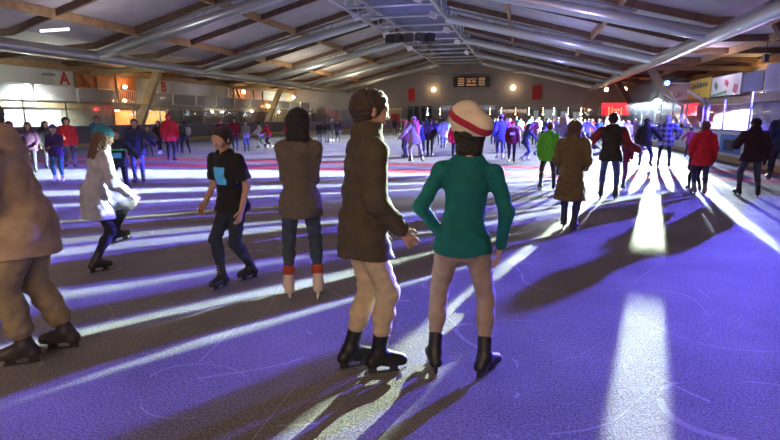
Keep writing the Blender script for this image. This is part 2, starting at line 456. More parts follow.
def patch(name, F, h, mat, parent, s, lo, hi, off=.004, front=True, cy=0):
    """a thin piece of cloth lying on a garment's surface inside a box"""
    F.post.append(lambda D, X, Y, Z: np.maximum(np.maximum(np.abs(D)-off, np.maximum(np.maximum(lo[0]-X, X-hi[0]), np.maximum(lo[2]-Z, Z-hi[2]))), np.maximum(lo[1]-Y, Y-hi[1])).astype(np.float32))
    return sdf_obj(name, F, h, mat, parent, s)
VIOLET, WHITE2, WHITE1, BEAM, HAZE, DOWN, ROOF, EXPO = 5200, 10000, 20000, 6000, .16, 330, .36, 0.0
# ------------------------------------------------------------------ the hall (x across, y along the rink, camera at x=0 y=0)
XL, XR, Y0, YE = -22.8, 7.2, -4.0, 58.0          # the boards round the ice
WL, WR, WB, WF = -30.0, 14.5, -9.0, 66.0         # the walls
XA, XB, ZR = -10.3, -5.1, 7.7                    # the flat ridge box
BAYS = [5.3, 15.0, 24.7, 34.4, 44.1, 53.8, 63.0]
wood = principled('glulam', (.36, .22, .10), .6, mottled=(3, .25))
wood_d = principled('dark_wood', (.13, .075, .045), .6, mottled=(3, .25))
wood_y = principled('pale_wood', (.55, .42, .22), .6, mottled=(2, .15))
steel = principled('painted_steel', (.66, .70, .70), .30, .7)
steel_g = principled('grey_steel', (.30, .31, .33), .45, .5)
deckm = principled('deck', (.43, .40, .40), .75, mottled=(1.2, .12))
wallg = principled('wall_grey', (.60, .62, .58), .8, mottled=(.7, .12))
wallw = principled('wall_white', (.72, .74, .70), .7)
wallb = principled('wall_brown', (.16, .11, .08), .8, mottled=(.7, .2))
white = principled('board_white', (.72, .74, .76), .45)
red = principled('red_paint', (.55, .02, .02), .6)
def ice_material():
    m = bpy.data.materials.new('ice'); m.use_nodes = True; nt = m.node_tree; L = nt.links; N = nt.nodes
    b = N['Principled BSDF']; tc = N.new('ShaderNodeTexCoord')
    def noise(sc, det, vec=None, dist=0., rough=.55):
        n = N.new('ShaderNodeTexNoise'); n.inputs['Scale'].default_value = sc; n.inputs['Detail'].default_value = det
        n.inputs['Distortion'].default_value = dist; n.inputs['Roughness'].default_value = rough
        L.new(vec or tc.outputs['Object'], n.inputs['Vector']); return n.outputs['Fac']
    def math_(op, a, b_=None, clamp=False):
        n = N.new('ShaderNodeMath'); n.operation = op; n.use_clamp = clamp
        for i, v in enumerate((a, b_)):
            if v is None: continue
            if isinstance(v, (int, float)): n.inputs[i].default_value = v
            else: L.new(v, n.inputs[i])
        return n.outputs[0]
    def scratch(sc, w, stretch, rot, seed):
        mp = N.new('ShaderNodeMapping'); mp.inputs['Scale'].default_value = stretch; mp.inputs['Rotation'].default_value = (0, 0, rot); mp.inputs['Location'].default_value = (seed, seed*2, seed)
        L.new(tc.outputs['Object'], mp.inputs['Vector'])
        v = noise(sc, .6, mp.outputs[0], 0., .3)
        s_ = math_('LESS_THAN', math_('ABSOLUTE', math_('SUBTRACT', math_('FRACT', math_('MULTIPLY', v, 5.)), .5)), w)
        return math_('MULTIPLY', s_, math_('GREATER_THAN', noise(1.3, 3, mp.outputs[0]), .52))
    s1 = scratch(.55, .006, (1, 1, 1), .3, 3.1); s2 = scratch(.5, .005, (1, .35, 1), 1.1, 7.7); s3 = scratch(.5, .005, (.3, 1, 1), .7, 12.3); s4 = scratch(.35, .004, (1, .6, 1), 2.1, 22.3)
    sc = math_('ADD', math_('ADD', math_('ADD', s1, s2), s3), s4, True)
    snow = noise(75, 4, rough=.7); patchy = noise(.8, 4)
    mid = noise(14, 5, rough=.7)
    mix = N.new('ShaderNodeValToRGB'); mix.color_ramp.elements[0].position = .38; mix.color_ramp.elements[1].position = .63
    mix.color_ramp.elements[0].color = (.10, .098, .10, 1); mix.color_ramp.elements[1].color = (.44, .44, .45, 1)
    L.new(math_('ADD', math_('MULTIPLY', patchy, .25), math_('MULTIPLY', snow, .75)), mix.inputs['Fac'])
    # two red bands mixed into the ice colour
    sp = N.new('ShaderNodeSeparateXYZ'); L.new(tc.outputs['Object'], sp.inputs[0])
    def band(c, w): return math_('LESS_THAN', math_('ABSOLUTE', math_('SUBTRACT', sp.outputs['Y'], c)), w)
    rl = math_('ADD', band(15.3, .55), band(17.5, .5), True)
    mr = N.new('ShaderNodeMix'); mr.data_type = 'RGBA'; mr.inputs['B'].default_value = (.55, .06, .07, 1)
    L.new(math_('MULTIPLY', rl, .8), mr.inputs['Factor']); L.new(mix.outputs['Color'], mr.inputs['A'])
    ms = N.new('ShaderNodeMix'); ms.data_type = 'RGBA'; ms.inputs['B'].default_value = (.85, .85, .88, 1)
    L.new(math_('MULTIPLY', sc, .25), ms.inputs['Factor']); L.new(mr.outputs['Result'], ms.inputs['A'])
    L.new(ms.outputs['Result'], b.inputs['Base Color'])
    rr = math_('ADD', math_('MULTIPLY', mid, .3), .5); L.new(rr, b.inputs['Roughness'])
    b.inputs['IOR'].default_value = 1.31; b.inputs['Specular IOR Level'].default_value = .22
    hgt = math_('ADD', math_('ADD', math_('MULTIPLY', snow, .55), math_('MULTIPLY', mid, .5)), math_('MULTIPLY', sc, .4))
    bp = N.new('ShaderNodeBump'); bp.inputs['Strength'].default_value = 1.; bp.inputs['Distance'].default_value = .03
    L.new(hgt, bp.inputs['Height']); L.new(bp.outputs[0], b.inputs['Normal'])
    return m
def glass_material(name='rink_glass', tint=(.8, .84, .9), haze=.035, refl=.07):
    m = bpy.data.materials.new(name); m.use_nodes = True; nt = m.node_tree; N = nt.nodes; N.clear()
    out = N.new('ShaderNodeOutputMaterial'); t = N.new('ShaderNodeBsdfTransparent'); t.inputs[0].default_value = (*tint, 1)
    g = N.new('ShaderNodeBsdfGlossy'); g.inputs['Roughness'].default_value = .05
    d = N.new('ShaderNodeBsdfDiffuse'); d.inputs[0].default_value = (.6, .62, .68, 1)
    a = N.new('ShaderNodeMixShader'); a.inputs[0].default_value = haze
    b = N.new('ShaderNodeMixShader'); b.inputs[0].default_value = refl
    nt.links.new(t.outputs[0], a.inputs[1]); nt.links.new(d.outputs[0], a.inputs[2])
    nt.links.new(a.outputs[0], b.inputs[1]); nt.links.new(g.outputs[0], b.inputs[2]); nt.links.new(b.outputs[0], out.inputs[0])
    return m
glass = glass_material(); mesh_panel = glass_material('railing_panel_film', (.6, .62, .6), .40, .05)
def struct(name, mb, mat): return mb.build(name, mat, kind='structure')
m = MB(); m.box((-7.8, 28.5, -.05), (45, 76, .1)); struct('floor', m, ice_material())
# walls
conc = principled('walkway', (.22, .20, .19), .8)
m = MB(); m.box((WL-.1, 28.5, 3.2), (.2, 76, 6.4)); struct('wall_left', m, wallg)
m = MB(); m.box((WR+.1, 28.5, 3.2), (.2, 76, 6.4)); struct('wall_right', m, principled('wall_violet_grey', (.36, .33, .38), .8, mottled=(.6, .2)))
def gable(y, t):
    zl = 5.1; m = MB()
    m.poly([(WL, y, 0), (WR, y, 0), (WR, y, zl), (XB, y, 9.4), (XA, y, 9.4), (WL, y, zl)], (0, t, 0)); return m
struct('wall_back', gable(WF, .2), principled('wall_end', (.27, .25, .27), .85, mottled=(.5, .15)))
struct('wall_front', gable(WB, -.2), wallb)
# roof: two sloping decks, the glazed ridge box, joists and purlins
def zdeck(x):                                    # underside of the deck
    if x < XL: return 5.55+.05*(x-XL)
    if x > XR: return 5.55+.03*(XR-x)
    return 5.55+.262*(x-XL) if x < -7.7 else 5.55+.262*(XR-x)
m = MB()
for a, b in ((WL-.3, XL), (XL, XA), (XB, XR), (XR, WR+.3)):
    za, zb = zdeck(a), zdeck(b)
    m.poly([(a, WB, za), (b, WB, zb), (b, WF, zb), (a, WF, za)], (0, 0, .12))
m.box((-7.7, 28.5, 9.75), (5.3, 76, .1)); m.box((XA, 28.5, 9.3), (.1, 76, .95)); m.box((XB, 28.5, 9.3), (.1, 76, .95))
struct('ceiling', m, deckm)
n = 0
for side in (-1, 1):
    xs = (XL, XA) if side < 0 else (XB, XR); xo = (WL, XL) if side < 0 else (XR, WR)
    m = MB()                                     # glulam rafters following the slope
    y = .4
    while y < 65:
        m.beam((xs[0], y, zdeck(xs[0])-.16), (xs[1], y, zdeck(xs[1])-.16), .16, .30).beam((xo[0], y, zdeck(xo[0])-.16), (xo[1], y, zdeck(xo[1])-.16), .16, .30); y += 4.85
    struct('trim_%d' % (n+1), m, wood_d)
    m = MB()
    for x in ((-26.6, -20.2, -15.4) if side < 0 else (-1.2, 3.6, 11.0)):
        m.box((x, 28.5, zdeck(x)-.2), (.16, 75, .38))
    struct('trim_%d' % (n+2), m, wood); n += 2
# plates on top of the walls
m = MB(); m.box((WL+.2, 28.5, 4.85), (.3, 75, .4)); struct('trim_5', m, wood)
m = MB(); m.box((WR-.2, 28.5, 5.0), (.3, 75, .4)); struct('trim_6', m, wood)
# skylight strips between the purlins (pale panels)
# steel: eave pipes, trusses, ridge box
for x, z, nm in ((XL, 4.8, 'left'), (XR, 4.8, 'right')):
    MB().tube((x, WB, z), (x, WF, z), .31, n=24).build('eave_pipe', steel, smooth=True,
        label='long thick steel pipe running along the eaves on the %s side of the rink' % nm, cat='pipe')
names = ['nearest to the camera', 'second from the camera', 'third from the camera', 'fourth from the camera', 'fifth from the camera', 'sixth from the camera', 'farthest, close to the end wall']
for i, y in enumerate(BAYS):
    e = empty('roof_truss', (0, 0, 0), label='steel tube roof truss, %s' % names[i], cat='roof truss', group='steel tube trusses under the roof')
    for a, b in ((XL, XA), (XR, XB)):
        MB().tube((a, y, 4.85), (b, y, ZR), .26, n=18).build('chord', steel, e, True)
        s = 1 if b > a else -1
        p = MB()                                 # lighter second tube above, and the V struts to the deck
        p.tube((a+s*3, y, zdeck(a+s*3)-.42), (b, y, zdeck(b)-.5), .07)
        p.build('upper_chord', steel_g, e, True)
        for t in (.28, .52, .78):
            x = a+(b-a)*t; z = 4.85+(ZR-4.85)*t
            for dx in (-.55, .55):
                MB().tube((x, y, z+.1), (x+dx, y, zdeck(x+dx)-.35), .035, n=8).build('strut', steel_g, e)
    if i in (3, 5):
        pass
# ridge box
for x, nm in ((XA, 'left'), (XB, 'right')):
    e = empty('ridge_girder', (0, 0, 0), label='steel lattice girder along the %s edge of the ridge opening' % nm, cat='girder')
    MB().tube((x, WB+.1, ZR), (x, WF-.1, ZR), .11, n=12).build('bottom_chord', steel, e, True)
    MB().tube((x, WB+.1, 8.75), (x, WF-.1, 8.75), .09, n=12).build('top_chord', steel, e, True)
    m = MB(); y = -8.
    while y < 65:
        m.tube((x, y, ZR), (x, y+1.2, 8.75), .028, n=6); m.tube((x, y+1.2, 8.75), (x, y+2.4, ZR), .028, n=6); y += 2.4
    m.build('lacing', steel, e)
xc = .5*(XA+XB)
y = 4.0; i = 0
while y < 65:
    MB().tube((XA, y, ZR), (XB, y, ZR), .075, n=10).build('ridge_crossbar', steel, smooth=True,
        label='slim steel crossbar spanning the ridge opening', cat='crossbar', group='crossbars across the ridge opening')
    y += 3.233; i += 1
m = MB(); m.box((xc, 28.5, 9.0), (4.9, 74, .04)); struct('ceiling_2', m, principled('blue_sheeting', (.16, .18, .30), .7, mottled=(.8, .3)))
# slanting glulam columns from the walls up to the eave pipes
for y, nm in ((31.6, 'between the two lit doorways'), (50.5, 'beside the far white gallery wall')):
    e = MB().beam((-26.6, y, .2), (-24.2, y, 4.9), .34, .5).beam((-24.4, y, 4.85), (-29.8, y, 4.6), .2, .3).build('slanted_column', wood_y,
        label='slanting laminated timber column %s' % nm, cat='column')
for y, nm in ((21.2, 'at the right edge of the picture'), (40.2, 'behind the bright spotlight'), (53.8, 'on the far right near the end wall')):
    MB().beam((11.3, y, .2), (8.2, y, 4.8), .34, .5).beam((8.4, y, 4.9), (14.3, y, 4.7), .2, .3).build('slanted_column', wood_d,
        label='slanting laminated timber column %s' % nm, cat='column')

# ---------------- boards and glass round the ice
def boards(pts, label, face):
    e = empty('rink_boards', (pts[0][0], pts[0][1], 0), label=label, cat='rink boards')
    o = Vector((-pts[0][0], -pts[0][1], 0))
    B, K, T = MB(), MB(), MB()
    panes = []
    for a, b in zip(pts, pts[1:]):
        a3 = Vector((*a, 0)); b3 = Vector((*b, 0)); d = (b3-a3); L = d.length; u = d/L
        B.beam(a3+o+Vector((0, 0, .62)), b3+o+Vector((0, 0, .62)), .08, .96)
        K.beam(a3+o+Vector((0, 0, .12)), b3+o+Vector((0, 0, .12)), .10, .20)
        T.beam(a3+o+Vector((0, 0, 1.12)), b3+o+Vector((0, 0, 1.12)), .12, .05)
        k = max(1, round(L/2.4))
        for i in range(k):
            p = a3+o+u*L*i/k; q = a3+o+u*L*(i+1)/k
            MB().beam(p+Vector((0, 0, 1.1)), p+Vector((0, 0, 2.42)), .05, .05).build('glass_post', steel_g, e)
            g = MB().beam(p+Vector((0, 0, 1.77)), q+Vector((0, 0, 1.77)), .012, 1.24); panes.append(g)
    B.build('board_face', face, e); K.build('kick_strip', principled('kick_yellow', (.5, .42, .16), .5), e)
    T.build('cap_rail', principled('cap_blue', (.12, .2, .5), .4), e)
    for g in panes: g.build('glass_pane', glass, e)
    return e
def arc(cx, cy, r, a0, a1, n=7): return [(cx+r*math.cos(R(a0+(a1-a0)*i/n)), cy+r*math.sin(R(a0+(a1-a0)*i/n))) for i in range(n+1)]
rc = 7.
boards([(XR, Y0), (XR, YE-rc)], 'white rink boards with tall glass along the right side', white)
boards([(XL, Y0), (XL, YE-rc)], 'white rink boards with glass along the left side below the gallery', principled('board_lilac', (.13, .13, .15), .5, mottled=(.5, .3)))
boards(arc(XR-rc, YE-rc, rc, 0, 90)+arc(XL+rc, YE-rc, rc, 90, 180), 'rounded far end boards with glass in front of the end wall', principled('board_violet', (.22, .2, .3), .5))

# ---------------- left gallery building
e = empty('gallery_floor', (-28.4, 0, 2.4), label='raised gallery slab with pale timber fascia along the left side', cat='gallery')
MB().box((0, 28.5, -.12), (3.0, 75, .2)).build('slab', conc, e)
MB().box((1.55, 28.5, -.12), (.1, 75, .30)).build('fascia', wood_y, e)
# the ground-floor wall under it, with two lit doorways
segs = [(WB, 21.6, wallw, 'wall_left_1'), (21.6, 26.0, principled('flood_white', (.85, .88, .85), .6), 'wall_left_2'), (26.0, 30.15, principled('cream_wall', (.62, .58, .42), .7), 'wall_left_3'),
        (32.3, 33.0, wallw, 'wall_left_4'), (35.6, 52.5, wallb, 'wall_left_5'), (52.5, 64.5, wood_y, 'wall_left_6')]
for a, b, mt, nm in segs:
    m = MB(); m.box((-27.05, (a+b)/2, 1.1), (.1, b-a, 2.2))
    if nm not in ('wall_left_2',):
        for z in (.55, 1.0, 1.45, 1.9): m.box((-26.98, (a+b)/2, z), (.03, b-a, .03))
    struct(nm, m, mt)
for k, (a, b) in enumerate(((30.15, 32.3), (33.0, 35.6))):
    m = MB(); c = (a+b)/2; w = b-a
    m.box((-29.4, c, 1.1), (.1, w, 2.2)); m.box((-28.2, a, 1.1), (2.4, .08, 2.2)); m.box((-28.2, b, 1.1), (2.4, .08, 2.2))
    m.box((-27.0, a, 1.1), (.14, .16, 2.2)); m.box((-27.0, b, 1.1), (.14, .16, 2.2)); m.box((-27.0, c, 2.12), (.14, w, .14))
    m.box((-29.3, c-.25*w, 1.0), (.06, .9, 2.0)); m.box((-28.6, c+.25*w, .5), (.5, .5, 1.0))
    struct('door_%d' % (k+1), m, principled('orange_wood', (.60, .30, .10) if k == 0 else (.62, .42, .16), .6, mottled=(2, .3)))
# upper wall panels: orange timber windows and the white fields with the letters
def wallbox(x, y0, y1, z0, z1, t=.06): return MB().box((x, (y0+y1)/2, (z0+z1)/2), (t, y1-y0, z1-z0))
orange = principled('orange_panel', (.45, .14, .05), .5, mottled=(1.5, .3))
wi = 0
for y0, y1 in ((30.3, 35.9), (50.6, 57.0)):
    wi += 1
    e = wallbox(WL+.05, y0, y1, 2.6, 4.6).build('window_%d' % wi, orange, kind='structure')
    f = MB()
    for y in (y0, y0+(y1-y0)/3, y0+2*(y1-y0)/3, y1): f.box((WL+.12, y, 3.6), (.1, .12, 2.0))
    f.beam((WL+.14, y0+.6, 4.5), (WL+.14, y0+2.2, 2.5), .12, .12)
    f.build('window_frame', wood, e)
def letter(ch, x, y, z, size, label):
    cu = bpy.data.curves.new('letter', 'FONT'); cu.body = ch; cu.size = size; cu.extrude = .01; cu.offset = .02; cu.align_x = 'CENTER'; cu.align_y = 'CENTER'
    t = bpy.data.objects.new('tmp', cu); COL.objects.link(t)
    bpy.context.view_layer.update()
    me = bpy.data.meshes.new_from_object(t.evaluated_get(bpy.context.evaluated_depsgraph_get()))
    bpy.data.objects.remove(t); me.materials.clear(); me.materials.append(red)
    o = bpy.data.objects.new('wall_letter', me); o.location = (x, y, z); o.rotation_euler = (PI/2, 0, PI/2)
    return tag(link(o), label, 'letter')
for ch, y, w in (('A', 29.9, 1.5), ('B', 39.4, 1.0), ('C', 50.3, 1.0)):
    tag(wallbox(WL+.04, y-w*.9, y+w*.9 if ch != 'A' else y+.2, 2.7, 4.55).build('letter_panel', wallw), 'white wall panel carrying the red letter %s' % ch, 'panel')
    letter(ch, WL+.1, y-(.5 if ch == 'A' else 0), 4.08, 1.15, 'red capital letter %s on the left gallery wall' % ch)
tag(wallbox(WL+.05, 57.2, 65.0, 2.6, 4.1).build('white_screen', wallw), 'bright white wall section at the far end of the left gallery', 'wall panel')
# gallery railings
y = 9.; idx = 0
while y < 63:
    bars = 29.4 <= y < 33
    w = 3.05
    e = empty('railing_panel', (-26.9, y, 2.4), label='barred steel gallery railing above the lit doorway' if bars else 'rounded steel gallery railing panel with a translucent infill', cat='railing', group='barred railings above the doorway' if bars else 'gallery railing panels')
    f = MB(); r = .025; c = .18
    f.path([(0, .06, .05), (0, .06, 1.0-c), (0, .06+c*.3, 1.0-c*.3), (0, .06+c, 1.0), (0, w-.06-c, 1.0), (0, w-.06-c*.3, 1.0-c*.3), (0, w-.06, 1.0-c), (0, w-.06, .05)], r, 8)
    f.tube((0, .06, .12), (0, w-.06, .12), .018, n=8)
    f.build('rail_frame', principled('galvanised', (.6, .62, .62), .35, .7), e)
    if bars:
        g = MB()
        for k in range(14): g.tube((0, .2+k*.2, .12), (0, .2+k*.2, 1.0), .014, n=6)
        g.build('bars', steel, e).name = 'rail_bar'
    else: MB().box((0, w/2, .55), (.01, w-.22, .78)).build('infill', mesh_panel, e)
    y += w; idx += 1
# sconces
FIX = .3
lamp_warm = emis('lamp_warm', (1., .72, .35), 14); lamp_hot = emis('lamp_orange', (1., .35, .08), 14); lamp_white = emis('lamp_white', (.95, 1., .9), 30)
def plight(name, loc, col, power, size=.08, typ='POINT', **k):
    l = bpy.data.lights.new(name, typ); l.energy = power*FIX; l.color = col
    if typ in ('POINT', 'SPOT'): l.shadow_soft_size = size
    o = bpy.data.objects.new(name, l); o.location = loc; COL.objects.link(o)
    for a, b in k.items(): setattr(l, a, b)
    return o
def aim(o, to):
    o.rotation_euler = (Vector(to)-o.location).to_track_quat('-Z', 'Y').to_euler(); return o
def sconce(loc, nx, label, mat=lamp_warm, col=(1, .62, .28), power=60, size=.14, ny=0):
    e = empty('wall_lamp', loc, label=label, cat='lamp')
    MB().box((-nx*.1, -ny*.1, 0), (.06 if nx else .2, .2 if nx else .06, .3)).build('bracket', steel_g, e)
    MB().sph((nx*.1, ny*.1, 0), size, 14).build('bulb', mat, e, True)
    plight('lamp_glow', (loc[0]+nx*.45, loc[1]+ny*.45, loc[2]), col, power)
sconce((WL+.25, 34.6, 4.05-.2), 1, 'warm wall lamp in front of the orange gallery windows', power=110)
sconce((WL+1.6, 36.3, 4.25), 1, 'strong yellow lamp on the timber column beside letter B', power=170, size=.17)
sconce((WL+.3, 52.1, 4.25), 1, 'yellow lamp beside letter C on the left gallery', power=180, size=.2)
sconce((-26.7, 30.9, 2.7), 1, 'small lamp above the first lit doorway', power=25, size=.1)
sconce((-26.8, 52.0, 2.75), 1, 'orange lamp on the gallery railing near letter C', lamp_hot, (1, .3, .08), 90, .2)
sconce((WL+.4, 64.5, 4.1), 1, 'yellow lamp at the far end of the left gallery', power=110, size=.22)
for y, t in ((41.5, 'left'), (43.0, 'right')):
    sconce((-26.8, y, 2.05), 1, '%s one of the two small white lamps under the dark gallery' % t, lamp_white, (1, .95, .8), 18, .09)
for y, t in ((48.5, 'nearest'), (54.5, 'middle'), (58.5, 'farthest')):
    sconce((-26.8, y, 2.15), 1, '%s white lamp over the pale timber wall below the gallery' % t, lamp_white, (1, .85, .55), 90, .1)
sconce((-11.15, WF-.2, 4.95), 0, 'round yellow wall lamp on the end wall left of the scoreboard', power=110, size=.26, ny=-1)
sconce((-1.56, WF-.2, 5.05), 0, 'round yellow wall lamp on the end wall right of the scoreboard', power=130, size=.28, ny=-1)
sconce((WR-.3, 38.6, 4.15-.1), -1, 'warm wall lamp high on the right above the banners', power=220, size=.2)
sconce((7.9, 57.5, 4.3), -1, 'warm lamp by the far right timber column', power=110, size=.2)
sconce((9.2, 55.0, 4.2), -1, 'warm lamp right of the far timber column', power=120, size=.2)
for k, (a, b) in enumerate(((30.15, 32.3), (33.0, 35.6))):
    e = empty('doorway_lamp', (-28.0, (a+b)/2, 2.0), label='bright ceiling lamp inside the %s lit doorway' % ('first' if k == 0 else 'second'), cat='lamp')
    MB().box((0, 0, .06), (.5, .9, .05)).build('diffuser', lamp_white, e)
    plight('doorway_light', (-28.0, (a+b)/2, 1.85), (1, .62, .25), 500)
# floodlight on the white wall at left
fl = aim(plight('flood_left', (-24.6, 23.2, 3.6), (.93, 1., .92), 9000, .2, 'SPOT', spot_size=R(100), spot_blend=.7), (-27, 23.8, 1.0))
e = empty('floodlight', (-24.6, 23.2, 3.75), label='white floodlight washing the wall under the left gallery', cat='floodlight')
MB().box((0, 0, .05), (.35, .5, .16)).build('housing', steel_g, e)
# ---------------- end wall
def endbox(name, x0, x1, z0, z1, mat, label, cat, t=.08, y=WF-.06):
    return tag(MB().box(((x0+x1)/2, y, (z0+z1)/2), (x1-x0, t, z1-z0)).build(name, mat), label, cat)
endbox('red_banner', -14.4, -13.6, 3.6, 5.1, red, 'small red banner on the end wall left of the wall lamp', 'banner')
e = endbox('red_banner', .7, 1.8, 3.6, 5.3, principled('dull_red', (.32, .02, .03), .7), 'darker red shield banner on the end wall right of the lamps', 'banner')
# scoreboard
e = empty('scoreboard', (-6.5, WF-.35, 5.8), label='dark scoreboard with amber lines on the end wall under the roof ridge', cat='scoreboard')
MB().box((0, 0, 0), (4.4, .3, 1.2)).build('case', DARKP, e)
amb = emis('amber', (1, .55, .25), .32)
m = MB()
for sx in (-1.25, 1.25):
    for z in (-.4, -.2, 0, .2, .4): MB().box((sx, -.17, z), (.75, .03, .07)).build('amber_line', amb, e)
m = MB()
m.box((0, -.17, .32), (1.2, .03, .06)); m.box((0, -.17, -.38), (1.2, .03, .1))
for x in (-.42, -.18, .18, .42):
    for a, b in (((x-.08, -.12), (x-.08, .12)), ((x+.08, -.12), (x+.08, .12)), ((x-.08, .12), (x+.08, .12)), ((x-.08, -.12), (x+.08, -.12)), ((x-.08, 0), (x+.08, 0))):
        m.beam((a[0], -.17, a[1]), (b[0], -.17, b[1]), .03, .03)
m.build('clock_digit', amb, e)
m = MB(); m.box((-9.9, WF-.1, 3.0), (10.5, .2, .12)); m.box((1.5, WF-.1, 3.0), (10, .2, .12)); struct('trim_7', m, steel_g)
# far door and windows under the end gallery
m = MB(); m.box((-12.9, WF-.08, 1.7), (3.4, .1, 2.5)); 
e = struct('door_3', m, principled('dark_glass', (.02, .02, .025), .2))
f = MB()
for x in (-14.5, -13.7, -12.9, -12.1, -11.3): f.box((x, WF-.15, 1.7), (.1, .06, 2.5))
f.build('door_frame', steel_g, e)
endbox('red_noticeboard', -16.6, -15.6, 1.0, 2.0, red, y=WF-.16, label='small red notice board left of the dark far door', cat='notice board')
endbox('yellow_lit_wall', -21.5, -15.2, .2, 2.7, principled('yellow_wall', (.6, .48, .28), .7), 'yellow lit wall section at the far left corner of the end wall', 'wall panel', t=.05)
e = endbox('sign_band', -10.3, -3.6, 2.25, 3.0, principled('blue_grey', (.25, .28, .38), .6, emit=(.25, .28, .4), estr=.35), 'long blue grey sign band with pale blurred lettering on the end wall', 'sign')
m = MB(); rnd.seed(3); x = -9.9
while x < -3.9:
    w = rnd.uniform(.12, .4)
    if rnd.random() < .8: m.box((x, WF-.12, 2.62), (w*.7, .03, rnd.uniform(.25, .42)))
    x += w
m.build('lettering', white, e)
winm = principled('window_pale', (.5, .55, .52), .4, emit=(.6, .7, .65), estr=.5)
for i, (x0, x1, z0, z1, mt) in enumerate(((-2.6, -.8, .9, 2.3, principled('bar_red', (.3, .02, .03), .5)), (1.0, 1.5, 1., 2.4, winm), (2.2, 3.6, 1., 2.5, winm), (4.1, 4.9, 1., 2.3, winm), (5.5, 6.3, 1.1, 2.2, winm))):
    f = MB().box(((x0+x1)/2, WF-.08, (z0+z1)/2), (x1-x0, .06, z1-z0)).build('window_%d' % (i+3), mt, kind='structure')
    MB().box(((x0+x1)/2, WF-.12, (z0+z1)/2), (.06, .04, z1-z0)).box(((x0+x1)/2, WF-.12, z0), (x1-x0+.1, .05, .08)).box(((x0+x1)/2, WF-.12, z1), (x1-x0+.1, .05, .08)).build('window_frame', steel_g, f)
rnd.seed(11)
for i in range(13):
    x = -11+i*1.42+rnd.uniform(-.2, .2)
    MB().tube((x, 61, 1.95), (x, 61, 2.62), .015, n=6).sph((x, 61, 1.9), .07 if i % 3 else .12, 10).build('counter_lamp', lamp_warm if i % 2 else lamp_white, None, True,
        label='small glowing lamp in the row above the far end boards', cat='lamp', group='row of small lamps above the far end boards')
MB().beam((-12, 61, 2.65), (7, 61, 2.65), .06, .06).beam((-12, 61, 0), (-12, 61, 2.65), .08, .08).beam((7, 61, 0), (7, 61, 2.65), .08, .08).beam((-3, 61, 0), (-3, 61, 2.65), .08, .08).build(
    'lamp_rail', steel_g, label='thin rail carrying the row of small lamps above the far boards', cat='rail')
for x in (-9, -4, 1, 5): plight('bar_light', (x, 60.6, 2.1), (1, .8, .5), 70)
plight('corner_light', (-18.5, 63.5, 2.6), (1, .72, .35), 220)
# ---------------- right side: gallery with banners, stalls, barrier
e = empty('gallery_floor', (12.7, 0, 2.4), label='raised gallery slab behind the banners on the right', cat='gallery')
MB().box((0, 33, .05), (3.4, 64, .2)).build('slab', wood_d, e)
MB().box((-1.75, 33, .1), (.1, 64, .34)).build('fascia', wood, e)
def banner(y0, y1, z0, z1, base, label, marks):
    e = empty('banner', (10.9, (y0+y1)/2, z0), label=label, cat='banner')
    w = y1-y0; h_ = z1-z0
    MB().box((0, 0, h_/2), (.04, w, h_)).build('banner_sheet', base, e)
    for nm, mt, boxes in marks:
        for (u, v, du, dv, rt) in boxes: MB().box((-.035, w*.5-u*w, v*h_), (.02, du*w, dv*h_), Matrix.Rotation(R(rt), 3, 'X')).build(nm, mt, e)
P = lambda c: principled('print', c, .6)
banner(41.0, 45.8, 2.8, 3.95, P((.55, .5, .6)), 'pale violet banner with a dark figure, leftmost of the three on the right gallery', [('print_mark', P((.2, .12, .25)), [(.3, .3, .3, .12, 12), (.5, .4, .1, .3, 0), (.6, .3, .25, .1, -10)])])
banner(36.5, 40.9, 2.75, 4.02, P((.62, .44, .05)), 'yellow banner with dark lettering in the middle of the right gallery', [('print_mark', P((.08, .07, .08)), [(.2, .62, .08, .2, 0), (.32, .64, .07, .2, 0), (.44, .64, .08, .2, 0), (.57, .66, .09, .2, 0), (.7, .66, .07, .2, 0), (.82, .67, .06, .2, 0), (.4, .2, .3, .08, 0)])])
banner(31.8, 36.3, 2.78, 3.9, P((.75, .74, .72)), 'white banner with green and red blots, nearest of the three on the right gallery',
       [('green_mark', P((.1, .3, .15)), [(.18, .55, .12, .3, 30), (.3, .12, .55, .12, -4)]), ('red_mark', P((.5, .1, .15)), [(.55, .62, .12, .25, 20), (.85, .3, .12, .4, 15)])])
tag(MB().box((10.9, 30.3, 3.33), (.05, 2.4, .95)).build('blue_panel', P((.07, .08, .2))), 'dark blue panel hanging right of the nearest banner', 'panel')
tag(MB().box((10.9, 27.8, 3.35), (.05, 2.2, 1.3)).build('violet_panel', P((.3, .3, .5))), 'pale violet cloth panel hanging above the glass at far right', 'panel')
tag(MB().path([(10.6, 28.4, 4.3), (10.6, 28.4, 5.2)], .02).box((10.6, 28.4, 4.25), (.2, .25, .35)).build('hanging_speaker', DARKP), 'small dark loudspeaker hanging above the right gallery', 'loudspeaker')
# stalls under the gallery: walls, shelves, red lit bar
m = MB(); m.box((12.6, 33, 1.2), (.12, 64, 2.4)); struct('wall_right_1', m, principled('stall_wall', (.34, .28, .38), .7, mottled=(.8, .4)))
redglow = principled('red_glow', (.6, .03, .04), .5, emit=(1, .03, .05), estr=1.6)
tag(MB().box((10.8, 41.5, 2.05), (.08, 6.0, .75)).box((10.8, 41.5, 2.45), (.3, 6.2, .08)).build('red_awning', redglow), 'red lit awning of the stall right of the bright spotlight', 'awning')
e = empty('red_sign', (9.2, 60.0, 2.2), label='red lit sign board left of the bright spotlight', cat='sign')
MB().box((0, 0, .2), (2.8, .1, 1.3)).build('board', redglow, e)
MB().box((-.7, -.08, 0), (.14, .04, .8)).box((-.35, -.08, 0), (.14, .04, .8)).box((.1, -.08, .15), (.5, .04, .12)).box((.6, -.08, 0), (.14, .04, .8)).build('sign_mark', emis('sign_yellow', (1, .5, .15), 2.5), e)
